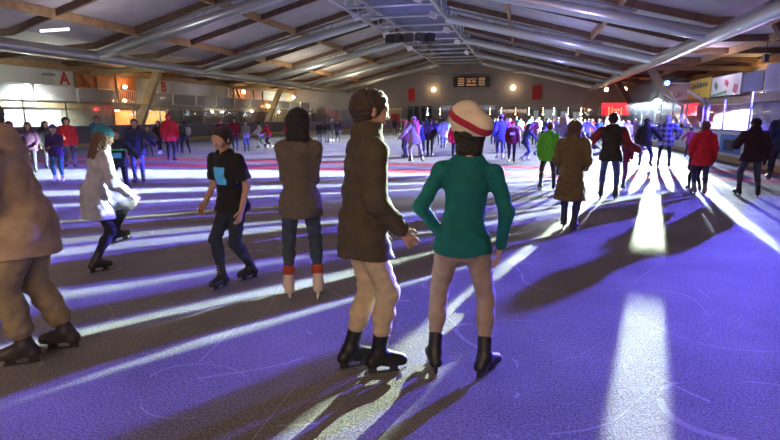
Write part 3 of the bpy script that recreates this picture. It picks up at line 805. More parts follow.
plight('red_light', (9.6, 46, 1.4), (1, .05, .06), 260); plight('red_light', (9, 58, 2.6), (1, .05, .06), 220)
plight('stall_blue', (10.6, 22.5, 2.2), (.46, .40, 1), 70); plight('stall_blue', (9.0, 18.5, 1.9), (.46, .40, 1), 130); plight('stall_blue', (10.2, 30.5, 2.1), (.4, .3, 1), 220)
for i, (y, w) in enumerate(((19.6, 1.6), (24.2, 1.3), (26.6, 1.2))):
    lab = ['wide lit shelf behind the glass at the right edge', 'middle lit shelf behind the right glass', 'narrow lit shelf beside the bent handrails'][i]
    e = empty('display_shelf', (11.6, y, 0), label=lab, cat='shelf')
    m = MB(); m.box((0, -w/2, 1.1), (.5, .05, 2.2)); m.box((0, w/2, 1.1), (.5, .05, 2.2)); m.box((.25, 0, 1.1), (.04, w, 2.2))
    m.build('cabinet_frame', white, e)
    for z in (.5, 1.0, 1.5, 2.0, 2.2): MB().box((0, 0, z), (.46, w-.05, .03)).build('shelf_board', white, e)
    MB().box((-.1, 0, 2.12), (.2, w*.9, .05)).build('light_strip', emis('strip', (.75, .8, 1), 2), e)
    rnd.seed(i+5)
    for z in (.5, 1.0, 1.5):
        for q in range(5):
            yy = -w/2+.15+q*(w-.3)/4; hh = rnd.uniform(.2, .36)
            c = rnd.choice([(.7, .75, .9), (.5, .5, .7), (.8, .8, .8), (.25, .2, .5)])
            tag(MB().tube((11.5, y+yy, z+.015), (11.5, y+yy, z+.015+hh*.7), .055, n=10).tube((11.5, y+yy, z+.015+hh*.7), (11.5, y+yy, z+hh), .025, n=8).build('bottle', principled('bottle', c, .3), smooth=False),
                'small bottle standing on the %s' % lab, 'bottle', 'bottles on the ' + lab)
tag(MB().box((10.6, 21.5, .5), (.7, 7.5, 1.0)).box((10.6, 21.5, 1.02), (.85, 7.7, .05)).build('counter', principled('counter', (.25, .22, .4), .5)), 'long low counter behind the glass on the right', 'counter')
tag(MB().box((11.1, 20.2, 3.6), (.08, 1.0, .9)).build('orange_window_frame', principled('warm_frame', (.5, .2, .05), .5, emit=(1, .35, .08), estr=.8)), 'small orange lit square above the glass at the right edge', 'lit frame')
sconce((11.3, 21.2, 3.0), -1, 'small bright lamp under the orange square at the right edge', lamp_white, (1, .9, .8), 40, .1)
# posters on the right boards
for y0, y1, lab, c in ((20.2, 22.2, 'blue and white poster on the right boards between two skaters', (.10, .28, .6)), (16.4, 18.6, 'pale poster on the right boards at the picture edge', (.6, .65, .75))):
    e = empty('board_poster', (XR-.05, (y0+y1)/2, .3), label=lab, cat='poster')
    MB().box((0, 0, .35), (.012, y1-y0, .66)).build('poster_sheet', P(c), e)
    MB().box((-.012, .1, .3), (.01, (y1-y0)*.5, .4)).box((-.012, -.5, .45), (.01, .3, .2)).build('poster_mark', P((.03, .04, .08)), e)
# two bent white handrails at the gate
for i, y in enumerate((24.6, 28.4)):
    MB().path([(7.35, y, 1.0), (7.35, y, 2.15), (7.0, y+1.9, 2.75)], .06, 10).build('bent_handrail', principled('rail_white', (.8, .82, .9), .35), None, True,
        label='bent white tube rising over the right boards, %s' % ('nearer one' if i == 0 else 'farther one'), cat='rail')
# speakers hanging under the ridge
e = empty('speaker_cluster', (-7.9, 37.0, 7.25), label='black loudspeaker cluster hanging under the roof ridge', cat='loudspeakers')
m = MB()
for k, a in enumerate((-50, -25, 0, 25, 50)):
    M = Matrix.Rotation(R(a), 3, 'Z')
    c = M @ Vector((0, -.75, -.35)); c.x *= 2.4
    MB().box(c, (.62, .5, .55), M, bevel=.04).build('speaker_box', principled('speaker_black', (.012, .012, .015), .6), e)
MB().box((0, 0, -.02), (2.6, .1, .1)).box((0, -.7, 0), (2.6, .08, .08)).build('hanging_frame', steel_g, e)
# projectors on the ridge girders
k = 0
for x, ys in ((XB-.35, (17.5, 22.7, 27, 31.5, 37, 43, 50)), (XA+.35, (13, 17.5, 24, 31, 38, 46))):
    for y in ys:
        k += 1
        e = empty('ridge_projector', (x, y, ZR-.12), label='small white projector clamped to the %s ridge girder' % ('right' if x > -7 else 'left'), cat='projector', group='white projectors on the %s ridge girder' % ('right' if x > -7 else 'left'))
        MB().box((0, 0, -.18), (.42, .55, .34), Matrix.Rotation(R(20 if x > -7 else -20), 3, 'Y'), .03).build('projector_body', white, e)
        MB().tube((0, 0, -.05), (0, 0, .1), .03, n=8).build('clamp', steel_g, e)
# long thin fluorescent tubes
for (a, b, lab) in (((-20.5, 19.2, 5.25), (-19.4, 19.6, 5.35), 'short fluorescent tube on the ceiling at the upper left'), ((-14.5, 17.5, 6.6), (-13.7, 19.5, 6.7), 'fluorescent tube between the upper left trusses')):
    MB().tube(a, b, .06, n=8).build('fluorescent_tube', emis('tube_white', (.8, .85, 1), 2.5), label=lab, cat='lamp')
MB().tube((-14, 63.2, 6.55), (6, 57, 6.35), .06).build('tie_bar', steel_g, label='thin steel tie bar crossing under the far roof', cat='tie bar')
# ------------------------------------------------------------------ the skaters
BLK = (.015, .015, .018); DRK = (.04, .04, .05); JEAN = (.05, .07, .14); NAVY = (.02, .03, .09)
G0 = 'skaters on the ice'
def feet(l, r, z=.93): return (l, r, z)
# beige jacket, leaving the frame at the left
person((-3.08, 2.60), 68, 1.74, 'person in beige jacket and khaki trousers leaning forward at the left edge', jk=(.46, .35, .22), tr=(.32, .26, .15),
    pose=dict(legs=feet((-.11, .06, 0, 5, 0), (.10, -.12, 0, -5, 0), .955), la=((.02, .24, -.34), (.4, -1, -.1)), ra=((-.02, .30, -.32), (.4, -1, -.1)), lean=15, hpitch=-12, sw=.185),
    jacket=dict(hem=.76, fit=.035, hood=True, collar=True), trousers=dict(fit=.022, end=.06), hair='short', hairc=(.07, .045, .03), boot=(.05, .045, .05), h=.008, face=True)
# woman with the turquoise hat
person((-4.32, 4.30), -75, 1.56, 'person in turquoise knitted hat and white jacket gliding right at left', jk=(.42, .43, .50), tr=(.02, .02, .03),
    pose=dict(legs=feet((-.04, .34, .30, 0, 10), (.06, .04, 0, 0, 0), .91), la=((.10, .25, -.38), (.4, -1, -.3)), ra=((.05, .22, -.40), (.4, -1, -.3)), lean=14, sw=.165),
    jacket=dict(hem=.66, fit=.022, woman=True, collar=True), hair='long', hairc=(.13, .07, .04), hat='beanie', hatc=(.03, .22, .30), h=.010, face=True)
# boy with the blue number
b_, J_, s_, jo_ = person((-2.66, 4.36), 128, 1.56, 'boy in black t-shirt with a light blue number square, jeans and black skates', jk=(.010, .010, .012), tr=(.025, .035, .06),
    pose=dict(legs=feet((-.02, -.20, 0, -5, 0), (-.02, .20, 0, 10, 0), .91), la=((.06, .02, -.52), (.5, -1, 0)), ra=((.02, .16, -.45), (.5, -1, 0)), lean=7, hyaw=8, hpitch=-8, sw=.175),
    jacket=dict(hem=.84, fit=.018, sleeve='short'), trousers=dict(fit=.004, end=.08), hair='short', hairc=(.03, .018, .012), boot=(.02, .02, .025), h=.0085, face=True)
cz = (J_['chest'])
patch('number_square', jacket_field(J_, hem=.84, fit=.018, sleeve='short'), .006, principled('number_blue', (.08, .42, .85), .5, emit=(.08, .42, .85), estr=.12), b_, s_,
      (cz[0]-.085, cz[1], cz[2]-.13), (cz[0]+.075, cz[1]+.4, cz[2]+.06))
# woman in the olive grey sweater
person((-1.87, 4.15), -4, 1.68, 'woman in olive grey sweater seen from behind, dark hair, jeans, white skates', jk=(.115, .095, .070), tr=(.045, .065, .085),
    pose=dict(legs=feet((-.13, 0, 0, 12, 0), (.15, .02, 0, -4, 0), .957), la=((-.16, .22, -.34), (.5, -1, -.2)), ra=((-.16, .22, -.34), (.5, -1, -.2)), lean=2, hyaw=-8, sw=.155),
    jacket=dict(hem=.80, fit=.012, woman=True), trousers=dict(fit=.000, end=.10), hair='mid', hairc=(.012, .009, .008), boot=(.66, .56, .44), boottall=.10, h=.008, cuffc=(.40, .07, .03))
# tall man in the long dark coat
person((-.93, 2.92), -76, 1.76, 'tall man in long dark olive coat and beige trousers striding right in the centre', jk=(.075, .062, .040), tr=(.52, .43, .29),
    pose=dict(legs=feet((-.07, -.06, 0, 4, 0), (.05, .10, 0, -6, 0), .962), la=((.02, .10, -.5), (.3, -1, 0)), ra=((.0, .17, -.47), (.3, -1, -.1)), lean=4, hpitch=-4, sw=.175),
    jacket=dict(hem=.80, fit=.018, collar=True), trousers=dict(fit=.008, end=.10), hair='short', hairc=(.05, .035, .02), boot=(.012, .012, .016), boottall=.15, h=.008, face=True)
# woman in teal with the big white knitted hat
b_, J_, s_, _o = person((-.33, 3.06), 2, 1.63, 'woman in teal top with big white knitted hat, seen from behind, hand on hip', jk=(.0, .135, .130), tr=(.34, .27, .215),
    pose=dict(legs=feet((-.17, .02, 0, 12, 0), (.17, -.02, 0, -38, 0), .945), la=((.0, .05, -.46), (1, -.5, .0)), ra=((.06, .05, -.52), (1, -.8, 0)), lean=3, side=3, hyaw=-10, sw=.172),
    jacket=dict(hem=.88, fit=.003, woman=True), trousers=dict(fit=.002, end=.10), hair='bob', hairc=(.015, .012, .01), hat='slouch', hatc=(.78, .68, .50), boot=(.015, .016, .022), boottall=.12, h=.008)
Fh = hat_field(J_, 'slouch'); H_ = J_['head']; cen = hd(J_, -.05, -.01, .08); ax_ = nrm(J_['hu']*.85-J_['hf']*.35+J_['hr']*.40)
Fh.post.append(lambda D, X, Y, Z: np.maximum(np.abs(D)-.006, np.abs((X-cen[0])*ax_[0]+(Y-cen[1])*ax_[1]+(Z-cen[2])*ax_[2]-.018)-.022).astype(np.float32))
sdf_obj('hat_band', Fh, .006, fabric((.38, .02, .05)), b_, s_)
# long brown coat
person((.67, 7.74), -6, 1.60, 'person in long olive brown coat seen from behind right of the green jacket', jk=(.15, .115, .050), tr=(.04, .05, .16),
    pose=dict(legs=feet((-.08, .12, 0, 5, 0), (.10, -.14, 0, -15, 0), .92), la='pocket', ra='pocket', lean=4, sw=.18),
    jacket=dict(hem=.50, fit=.02, coat=True, collar=True), hair='mid', hairc=(.10, .05, .03), boot=(.04, .04, .07), h=.012)
# green jacket
person((.55, 12.04), 5, 1.50, 'child in bright lime green jacket and dark trousers', jk=(.12, .55, .03), tr=(.05, .045, .04),
    pose=dict(legs='apart', la='hang', ra='hang', lean=5), jacket=dict(hem=.78, fit=.025, hood=True), hair='short', hairc=(.12, .03, .03), boot=DRK, h=.014)
# dark vest with red sleeves, arms spread
b_, J_, s_, _o = person((1.64, 10.9), 0, 1.72, 'man in black body warmer with dark red sleeves, arms spread to both sides', jk=(.03, .022, .018), tr=(.06, .09, .28),
    pose=dict(legs=feet((-.12, .05, 0, 8, 0), (.16, -.02, 0, -14, 0), .92), la=((.42, .05, -.32), (0, -.4, -1)), ra=((.32, .06, -.38), (0, -.4, -1)), lean=5, sw=.195),
    jacket=dict(hem=.80, fit=.03), hair='short', hairc=(.02, .015, .012), boot=DRK, h=.013)
for n in 'LR':
    Fs = Field(.03); d_ = nrm(J_['el'+n]-J_['sh'+n])
    Fs.cap(J_['sh'+n]+d_*.05, J_['el'+n], .097, .084); Fs.cap(J_['el'+n], J_['wr'+n]-nrm(J_['wr'+n]-J_['el'+n])*.02, .084, .070)
    sdf_obj('sleeve', Fs, .013, fabric((.22, .015, .025)), b_, s_)
# held by the hands on either side
person((1.05, 11.9), 8, 1.60, 'person with long fair hair in violet jacket, left of the man with spread arms', jk=(.16, .10, .34), tr=(.06, .09, .35),
    pose=dict(legs='step', la='hang', ra=((.33, -.05, -.33), (0, -.4, -1)), lean=5, sw=.17), jacket=dict(hem=.78, fit=.02, woman=True), hair='long', hairc=(.42, .30, .18), boot=DRK, h=.014)
person((1.00, 14.6), 5, 1.66, 'person in white woolly hat and pale violet coat left of the fair haired skater', jk=(.30, .27, .60), tr=(.07, .07, .30),
    pose=dict(legs='stand', la='pocket', ra='hang', lean=4), jacket=dict(hem=.72, fit=.03), hair='mid', hairc=(.3, .22, .15), hat='beanie', hatc=(.75, .72, .85), boot=DRK, h=.016)
person((2.12, 12.5), -6, 1.42, 'child in dark crimson jacket holding the right hand of the man with spread arms', jk=(.20, .015, .05), tr=(.16, .04, .22),
    pose=dict(legs='step', la=((.30, -.05, -.2), (0, -.4, -1)), ra='hang', lean=5), jacket=dict(hem=.78, fit=.02), hair='long', hairc=(.10, .06, .05), boot=DRK, h=.016)
# dark jacket before the spotlight
person((3.70, 18.2), 4, 1.64, 'person in black jacket and blue jeans left of the quilted blue jacket', jk=(.015, .02, .03), tr=(.05, .08, .24),
    pose=dict(legs='stride', la='hang', ra='bal', lean=7), jacket=dict(hem=.80, fit=.025, hood=True), hair='short', hairc=(.012, .01, .01), boot=DRK, h=.018)
def plaid():
    m = bpy.data.materials.new('quilted_blue'); m.use_nodes = True; nt = m.node_tree; N = nt.nodes; L = nt.links; b = N['Principled BSDF']
    tc = N.new('ShaderNodeTexCoord'); mp = N.new('ShaderNodeMapping'); mp.inputs['Rotation'].default_value = (0, R(45), 0); mp.inputs['Scale'].default_value = (1, .01, 1)
    L.new(tc.outputs['Object'], mp.inputs[0])
    c = N.new('ShaderNodeTexChecker'); c.inputs['Scale'].default_value = 8.5; c.inputs[1].default_value = (.30, .36, .75, 1); c.inputs[2].default_value = (.05, .07, .28, 1)
    L.new(mp.outputs[0], c.inputs[0]); L.new(c.outputs[0], b.inputs['Base Color']); b.inputs['Roughness'].default_value = .6; return m
person((4.44, 18.65), 0, 1.64, 'person in blue quilted diamond patterned puffer jacket with pale hood before the spotlight',
    jmat=plaid(), tr=(.02, .025, .06), pose=dict(legs='apart', la=((.13, .12, -.40), (1, -.5, -.2)), ra=((.13, .12, -.40), (1, -.5, -.2)), lean=4, sw=.2), jacket=dict(hem=.74, fit=.055), hair='short', hairc=(.1, .1, .12),
    hat='hood', hatc=(.35, .42, .70), boot=DRK, h=.015)
# woman in red
person((3.60, 12.03), 10, 1.55, 'woman in bright red jacket with brown ponytail and dark jeans on the right', jk=(.55, .012, .03), tr=(.03, .04, .11),
    pose=dict(legs=feet((-.10, .10, 0, 20, 0), (.10, -.05, 0, -12, 0), .93), la=((.05, .12, -.46), (.6, -1, 0)), ra='hang', lean=6, hyaw=-35, sw=.17),
    jacket=dict(hem=.72, fit=.028, woman=True, hood=True), hair='pony', hairc=(.16, .08, .04), boot=(.20, .17, .17), boottall=.13, h=.011, gloves=(.02, .02, .02), face=True)
person((3.72, 12.75), 35, 1.02, 'small child in black and pink half hidden behind the woman in red', jk=(.04, .02, .04), tr=BLK,
    pose=dict(legs='step', lean=8), jacket=dict(hem=.78, fit=.03), hair=None, hat='beanie', hatc=(.5, .05, .15), boot=DRK, h=.014)
# dark man
person((4.48, 11.97), 12, 1.62, 'person in very dark maroon jacket, black cap and grey jeans on the right', jk=(.030, .010, .022), tr=(.06, .07, .13),
    pose=dict(legs=feet((-.17, .10, 0, 20, 0), (.17, -.04, 0, -10, 0), .915), la=((.08, .28, -.26), (.5, -.6, -.6)), ra='hang', lean=7, hyaw=20, sw=.19),
    jacket=dict(hem=.80, fit=.035, collar=True), hair='short', hairc=(.02, .015, .012), hat='cap', hatc=(.02, .01, .015), boot=(.02, .02, .03), h=.012, gloves=(.02, .02, .02))
person((6.33, 15.3), 6, 1.80, 'man in navy jacket and dark cap standing by the boards at the right edge', jk=(.02, .03, .09), tr=(.02, .025, .07),
    pose=dict(legs='apart', la='hang', ra='pocket', lean=3, sw=.2), jacket=dict(hem=.78, fit=.04, collar=True), trousers=dict(fit=.015), hair='short', hat='cap', hatc=(.02, .02, .04), boot=DRK, h=.015)
# left mid group
b_, J_, s_, _o = person((-7.77, 8.71), 165, 1.38, 'child in black vest with neon green trim and a light blue number square', jk=(.02, .03, .035), tr=(.015, .016, .03),
    pose=dict(legs='apart', la='bal', ra='bal', lean=5, sw=.175), jacket=dict(hem=.82, fit=.02), hair='short', hairc=(.04, .03, .02), boot=BLK, h=.012, face=True, skin=SKIN)
cz = J_['chest']
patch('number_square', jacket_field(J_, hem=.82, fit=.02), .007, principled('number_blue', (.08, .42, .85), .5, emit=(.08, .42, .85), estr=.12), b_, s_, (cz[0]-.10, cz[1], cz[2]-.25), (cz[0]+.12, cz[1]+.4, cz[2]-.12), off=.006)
patch('green_stripe', jacket_field(J_, hem=.82, fit=.02), .007, fabric((.10, .75, .06)), b_, s_, (cz[0]-.20, cz[1]-.02, cz[2]-.06), (cz[0]+.20, cz[1]+.4, cz[2]-.02), off=.006)
person((-9.14, 10.86), 172, 1.56, 'person in dark navy jacket and blue jeans beside the child with the green trim', jk=(.025, .03, .07), tr=(.07, .09, .24),
    pose=dict(legs='stand', la='bal', ra='pocket', lean=4), jacket=dict(hem=.80, fit=.03, hood=True), hair='short', hairc=(.05, .04, .03), boot=DRK, h=.014, face=True)
# ---- farther skaters: (x, y, height, facing, pose, jacket, trousers, hair, hair colour, hat, hat colour, hem, label)
POSES = [dict(legs='stand', la='hang', ra='hang'), dict(legs='apart', la='bal', ra='bal', lean=8), dict(legs='step', la='hang', ra='fwd'),
         dict(legs='stride', la='bal', ra='fwd', lean=14), dict(legs='strider', la='fwd', ra='bal', lean=14), dict(legs='stand', la='fold', ra='pocket'),
         dict(legs='step', la='pocket', ra='out'), dict(legs='glide', la='hang', ra='chest', lean=8)]
CROWD = [
    (-14.87, 12.11, 1.46, 180, 0, (.10, .11, .04), DRK, 'short', (.06, .035, .02), None, None, 0.8, 'person in olive green jacket, leftmost in the row by the left boards'),
    (-14.29, 11.97, 1.49, 170, 1, (.2, .015, .03), DRK, 'short', (.015, .012, .01), 'hood', (.12,.02,.04), 0.8, 'person in dark maroon hooded jacket above the beige shoulder at left'),
    (-13.54, 11.88, 1.49, 175, 6, (.08, .03, .09), DRK, 'mid', (.06, .035, .02), None, None, 0.8, 'person in dark plum jacket second from the maroon hood'),
    (-14.09, 12.92, 1.48, 200, 0, BLK, DRK, 'mid', (.015, .012, .01), None, None, 0.8, 'person in black jacket left of the purple hat'),
    (-11.06, 10.38, 1.41, 160, 5, (.06, .03, .12), (.02, .14, .18), None, (.015, .012, .01), 'beanie', (.10, .03, .2), 0.84, 'person in purple hat and teal trousers left of the turquoise hat'),
    (-13.99, 13.60, 1.60, 190, 2, (.5, .02, .03), DRK, 'bushy', (.015, .012, .01), None, None, 0.8, 'person with bushy black hair and red jacket left of the turquoise hat'),
    (-14.49, 15.38, 1.63, 175, 5, (.02, .14, .18), DRK, 'short', (.015, .012, .01), None, None, 0.8, 'man in teal jacket standing right behind the turquoise hat'),
    (-14.74, 18.23, 1.24, 170, 1, (.12, .11, .2), DRK, 'short', (.4, .28, .16), None, None, 0.8, 'child in greyish violet jacket between the navy jacket and the red jacket'),
    (-15.06, 19.32, 1.48, 160, 2, (.05, .035, .04), BLK, 'mid', (.015, .012, .01), None, None, 0.8, 'person in dark brown jacket just left of the tall red jacket'),
    (-12.32, 16.36, 1.71, 190, 0, (.5, .02, .03), BLK, 'short', (.015, .012, .01), 'hood', (.5, .02, .03), 0.78, 'tall person in bright red hooded jacket and black trousers at left'),
    (-15.07, 20.62, 1.38, 180, 0, (.04, .05, .09), DRK, 'short', (.015, .012, .01), None, None, 0.8, 'person in dark blue grey jacket right behind the tall red jacket'),
    (-14.36, 20.13, 1.47, 30, 2, (.05, .07, .07), BLK, 'short', (.015, .012, .01), None, None, 0.82, 'person in dark green grey jacket carrying a pale backpack'),
    (-14.43, 23.03, 1.50, 180, 0, (.10, .02, .03), DRK, 'short', (.015, .012, .01), 'beanie', (.5, .02, .03), 0.8, 'person in red beanie and dark jacket behind the boy with the number'),
    (-12.97, 21.86, 1.60, 180, 6, (.2, .015, .03), DRK, 'short', (.015, .012, .01), None, None, 0.8, 'person in dark red jacket with one arm out right behind the boy'),
    (-12.48, 21.99, 1.42, 175, 5, (.25, .26, .3), (.05, .08, .2), 'short', (.06, .035, .02), None, None, 0.8, 'person in blue grey jacket standing right of the boy'),
    (-12.96, 24.25, 1.45, 90, 3, (.6, .6, .66), (.25, .26, .3), 'short', (.015, .012, .01), None, None, 0.8, 'person in pale grey jacket gliding left of the olive sweater'),
    (-12.57, 24.36, 1.45, 70, 4, (.5, .02, .03), DRK, 'short', (.06, .035, .02), None, None, 0.8, 'person in red jacket gliding just left of the olive sweater'),
    (-12.78, 27.18, 1.44, 160, 0, (.6, .04, .03), DRK, 'short', (.015, .012, .01), None, None, 0.8, 'person in vivid red jacket partly behind the olive sweater'),
    (-11.92, 29.68, 1.36, 180, 5, BLK, DRK, 'short', (.015, .012, .01), None, None, 0.8, 'person in black jacket right of the olive sweater by the far left boards'),
    (-11.96, 30.94, 1.36, 200, 0, (.04, .03, .04), DRK, 'mid', (.015, .012, .01), None, None, 0.8, 'person in dark brown jacket, second of the far group right of the olive sweater'),
    (-12.63, 33.63, 1.53, 180, 0, (.1, .1, .12), DRK, None, (.015, .012, .01), 'beanie', (.6, .6, .66), 0.8, 'person in white beanie in the far group right of the olive sweater'),
    (-11.74, 32.37, 1.41, 190, 2, (.06, .03, .1), DRK, 'short', (.06, .035, .02), None, None, 0.8, 'person in dark violet jacket in the far group left of the tall man'),
    (-12.04, 39.09, 1.30, 180, 0, (.14, .07, .25), DRK, 'short', (.06, .035, .02), None, None, 0.8, 'person in violet jacket just right of the tall man in the far group'),
    (-11.66, 39.19, 1.45, 180, 5, (.09, .05, .09), DRK, 'short', (.015, .012, .01), None, None, 0.8, 'taller person in dark plum jacket right of the tall man'),
    (-11.78, 41.29, 1.28, 170, 6, (.15, .18, .14), (.25, .26, .3), 'short', (.06, .035, .02), None, None, 0.8, 'person in sage grey jacket stretching a leg right of the tall man'),
    (-15.62, 59.43, 1.26, 0, 0, (.03, .03, .08), DRK, 'short', (.015, .012, .01), None, None, 0.8, 'lone dark figure by the far boards below the yellow lit wall'),
    (-4.51, 20.29, 1.52, 60, 0, (.12, .04, .03), DRK, 'short', (.5, .14, .04), None, None, 0.8, 'person in dark rust jacket left of the grey and pink skater'),
    (-3.77, 18.11, 1.70, 20, 3, (.35, .33, .38), (.3, .28, .34), 'short', (.06, .035, .02), 'beanie', (.55, .52, .5), 0.72, 'tall person in long grey coat with pink scarf right of the tall man'),
    (-4.03, 20.95, 1.48, 0, 2, (.02, .03, .09), (.05, .08, .2), 'short', (.015, .012, .01), None, None, 0.8, 'person in navy jacket linking arms left of the black jacket'),
    (-3.68, 21.04, 1.52, 5, 0, (.03, .015, .03), BLK, 'short', (.015, .012, .01), None, None, 0.82, 'person in black maroon jacket standing left of the grey coat'),
    (-4.77, 29.22, 1.49, 180, 1, (.05, .08, .4), DRK, 'short', (.06, .035, .02), None, None, 0.8, 'person in strong blue jacket between the black jacket and grey coat'),
    (-3.97, 26.54, 1.55, 0, 0, (.25, .27, .27), (.05, .08, .2), 'short', (.06, .035, .02), None, None, 0.68, 'person in long pale grey coat left of the small red jacket'),
    (-4.43, 31.59, 1.60, 180, 0, (.15, .5, .5), DRK, 'short', (.4, .28, .16), None, None, 0.8, 'person in aqua jacket behind the long pale grey coat'),
    (-2.38, 18.89, 1.49, 185, 0, (.65, .02, .06), BLK, None, (.015, .012, .01), 'hood', (.5, .02, .03), 0.84, 'child in red hooded top with white chest print left of the knitted hat'),
    (-3.08, 28.63, 1.49, 180, 0, BLK, DRK, 'short', (.015, .012, .01), None, None, 0.8, 'person in black jacket just behind the white knitted hat'),
    (-1.73, 31.10, 1.54, 180, 0, (.05, .08, .4), DRK, 'short', (.4, .28, .16), None, None, 0.8, 'person in bright blue jacket right of the white knitted hat'),
    (-0.84, 20.21, 1.71, 20, 0, (.08, .09, .4), (.05, .05, .2), 'short', (.06, .035, .02), 'beanie', (.3, .25, .6), 0.7, 'tall person in blue violet coat right of the white knitted hat'),
    (-0.83, 26.50, 1.60, 160, 5, (.6, .12, .25), DRK, 'mid', (.4, .28, .16), None, None, 0.8, 'person in pink jacket between the blue violet coat and maroon child'),
    (-0.40, 18.97, 1.46, 180, 0, (.13, .01, .04), BLK, None, (.015, .012, .01), 'beanie', (.5, .03, .04), 0.84, 'child in maroon top with pale chest print and red hat'),
    (-0.33, 28.37, 1.34, 170, 1, (.4, .28, .16), DRK, 'short', (.4, .28, .16), None, None, 0.8, 'person in tan jacket behind the maroon child'),
    (0.08, 19.52, 1.46, -60, 3, (.05, .08, .15), (.06, .07, .25), 'mid', (.015, .012, .01), None, None, 0.8, 'person in dark slate jacket skating right of the maroon child'),
    (0.57, 30.58, 1.55, 180, 5, (.4, .12, .4), DRK, 'short', (.06, .035, .02), None, None, 0.8, 'person in magenta jacket left of the lime green child'),
    (0.71, 22.16, 1.28, -70, 4, (.02, .02, .06), (.05, .08, .2), 'short', (.015, .012, .01), None, None, 0.84, 'person in black navy top bending beside the lime green child'),
    (1.66, 28.88, 1.60, 180, 0, (.3, .3, .5), DRK, None, (.015, .012, .01), 'beanie', (.6, .6, .66), 0.8, 'person in white beanie and lilac jacket behind the lime green child'),
    (1.96, 28.05, 1.70, 180, 6, (.6, .6, .66), DRK, 'short', (.4, .28, .16), None, None, 0.8, 'person in white jacket behind the long brown coat'),
    (3.40, 31.31, 1.55, 180, 1, (.15, .15, .5), DRK, 'short', (.06, .035, .02), None, None, 0.8, 'person in deep blue jacket behind the long fair hair'),
    (5.07, 28.85, 1.45, 180, 0, (.6, .6, .66), DRK, 'long', (.4, .28, .16), None, None, 0.8, 'fair haired person in white jacket right of the man with spread arms'),
    (5.58, 29.88, 1.50, 175, 0, (.2, .12, .1), DRK, 'short', (.4, .28, .16), None, None, 0.8, 'person with light brown hair before the spotlight, in brown jacket'),
    (6.56, 31.08, 1.44, 180, 0, (.5, .5, .52), DRK, 'short', (.06, .035, .02), None, None, 0.8, 'person in pale grey jacket between black jacket and quilted jacket'),
    (7.38, 27.79, 1.51, 190, 0, (.02, .02, .025), (.25, .02, .06), 'short', (.06, .035, .02), None, None, 0.86, 'person in black top and crimson trousers standing by the right boards'),
    (6.36, 23.06, 1.21, -20, 1, (.35, .04, .08), BLK, 'short', (.06, .035, .02), None, None, 0.8, 'child in crimson jacket beside the boards left of the woman in red'),
    (-11.34, 46.35, 1.58, 0, 5, DRK, DRK, 'short', (.015, .012, .01), None, None, 0.8, 'distant skater in grey jacket left of the rust jacket'),
    (-10.24, 44.03, 1.55, 0, 0, (.02, .03, .09), DRK, 'short', (.015, .012, .01), None, None, 0.8, 'distant skater in navy jacket just behind the rust jacket'),
    (-7.67, 42.33, 1.68, 90, 0, (.05, .08, .4), DRK, 'short', (.06, .035, .02), None, None, 0.8, 'distant skater in blue jacket between navy and black jackets'),
    (-5.99, 45.11, 1.67, 90, 2, (.6, .6, .66), DRK, 'short', (.06, .035, .02), None, None, 0.8, 'distant skater in white jacket behind the red hooded child'),
    (-5.06, 43.00, 1.76, 90, 1, (.12, .06, .3), DRK, 'short', (.06, .035, .02), None, None, 0.8, 'distant skater in purple jacket right of the red hooded child'),
    (-4.66, 48.05, 1.77, 90, 2, (.5, .02, .03), DRK, 'short', (.06, .035, .02), None, None, 0.8, 'distant skater in red jacket hidden low behind the knitted hat'),
    (-3.32, 43.44, 1.55, 90, 2, (.25, .26, .3), DRK, 'short', (.06, .035, .02), None, None, 0.8, 'distant skater in grey jacket behind the right side of the knitted hat'),
    (-2.92, 45.89, 1.77, 90, 5, (.15, .5, .5), DRK, 'short', (.4, .28, .16), None, None, 0.8, 'distant skater in aqua jacket just right of the knitted hat'),
    (-0.30, 42.08, 1.58, 180, 5, (.6, .6, .66), DRK, 'short', (.015, .012, .01), None, None, 0.8, 'distant skater in white jacket behind the maroon child'),
    (0.32, 44.37, 1.53, 160, 2, (.5, .02, .03), DRK, 'short', (.06, .035, .02), None, None, 0.8, 'distant skater in red jacket above the dark slate jacket'),
    (0.51, 40.36, 1.79, 160, 2, (.15, .5, .5), DRK, 'short', (.4, .28, .16), None, None, 0.8, 'distant skater in aqua jacket left of the magenta jacket'),
    (1.81, 42.62, 1.56, -90, 2, (.02, .03, .09), DRK, 'short', (.015, .012, .01), None, None, 0.8, 'distant skater in navy jacket behind the bending figure'),
    (2.21, 44.85, 1.64, 180, 2, (.6, .12, .25), DRK, 'short', (.015, .012, .01), None, None, 0.8, 'distant skater in pink jacket left of the white beanie'),
    (3.54, 43.06, 1.76, 0, 0, (.6, .6, .66), DRK, 'short', (.06, .035, .02), None, None, 0.8, 'distant skater in white jacket right of the long brown coat'),
    (3.86, 39.45, 1.65, 90, 5, (.25, .26, .3), DRK, 'short', (.4, .28, .16), None, None, 0.8, 'distant skater in grey jacket left of the white woolly hat'),
    (5.47, 41.62, 1.61, 180, 0, (.12, .06, .3), DRK, 'short', (.015, .012, .01), None, None, 0.8, 'distant skater in purple jacket left of the man with spread arms'),
    (5.28, 38.19, 1.79, -90, 2, (.6, .6, .66), DRK, 'short', (.06, .035, .02), None, None, 0.8, 'distant skater in white jacket behind the left arm of the spread-armed man'),
    (6.06, 40.01, 1.61, 160, 2, (.2, .015, .03), DRK, 'short', (.4, .28, .16), None, None, 0.8, 'distant skater in dark red jacket behind the head of the spread-armed man'),
    (8.20, 42.32, 1.68, 90, 0, (.6, .6, .66), DRK, 'short', (.06, .035, .02), None, None, 0.8, 'distant skater in white jacket left of the bright spotlight'),
    (8.33, 40.59, 1.73, 90, 1, (.02, .03, .09), DRK, 'short', (.06, .035, .02), None, None, 0.8, 'distant skater in navy jacket just under the bright spotlight'),
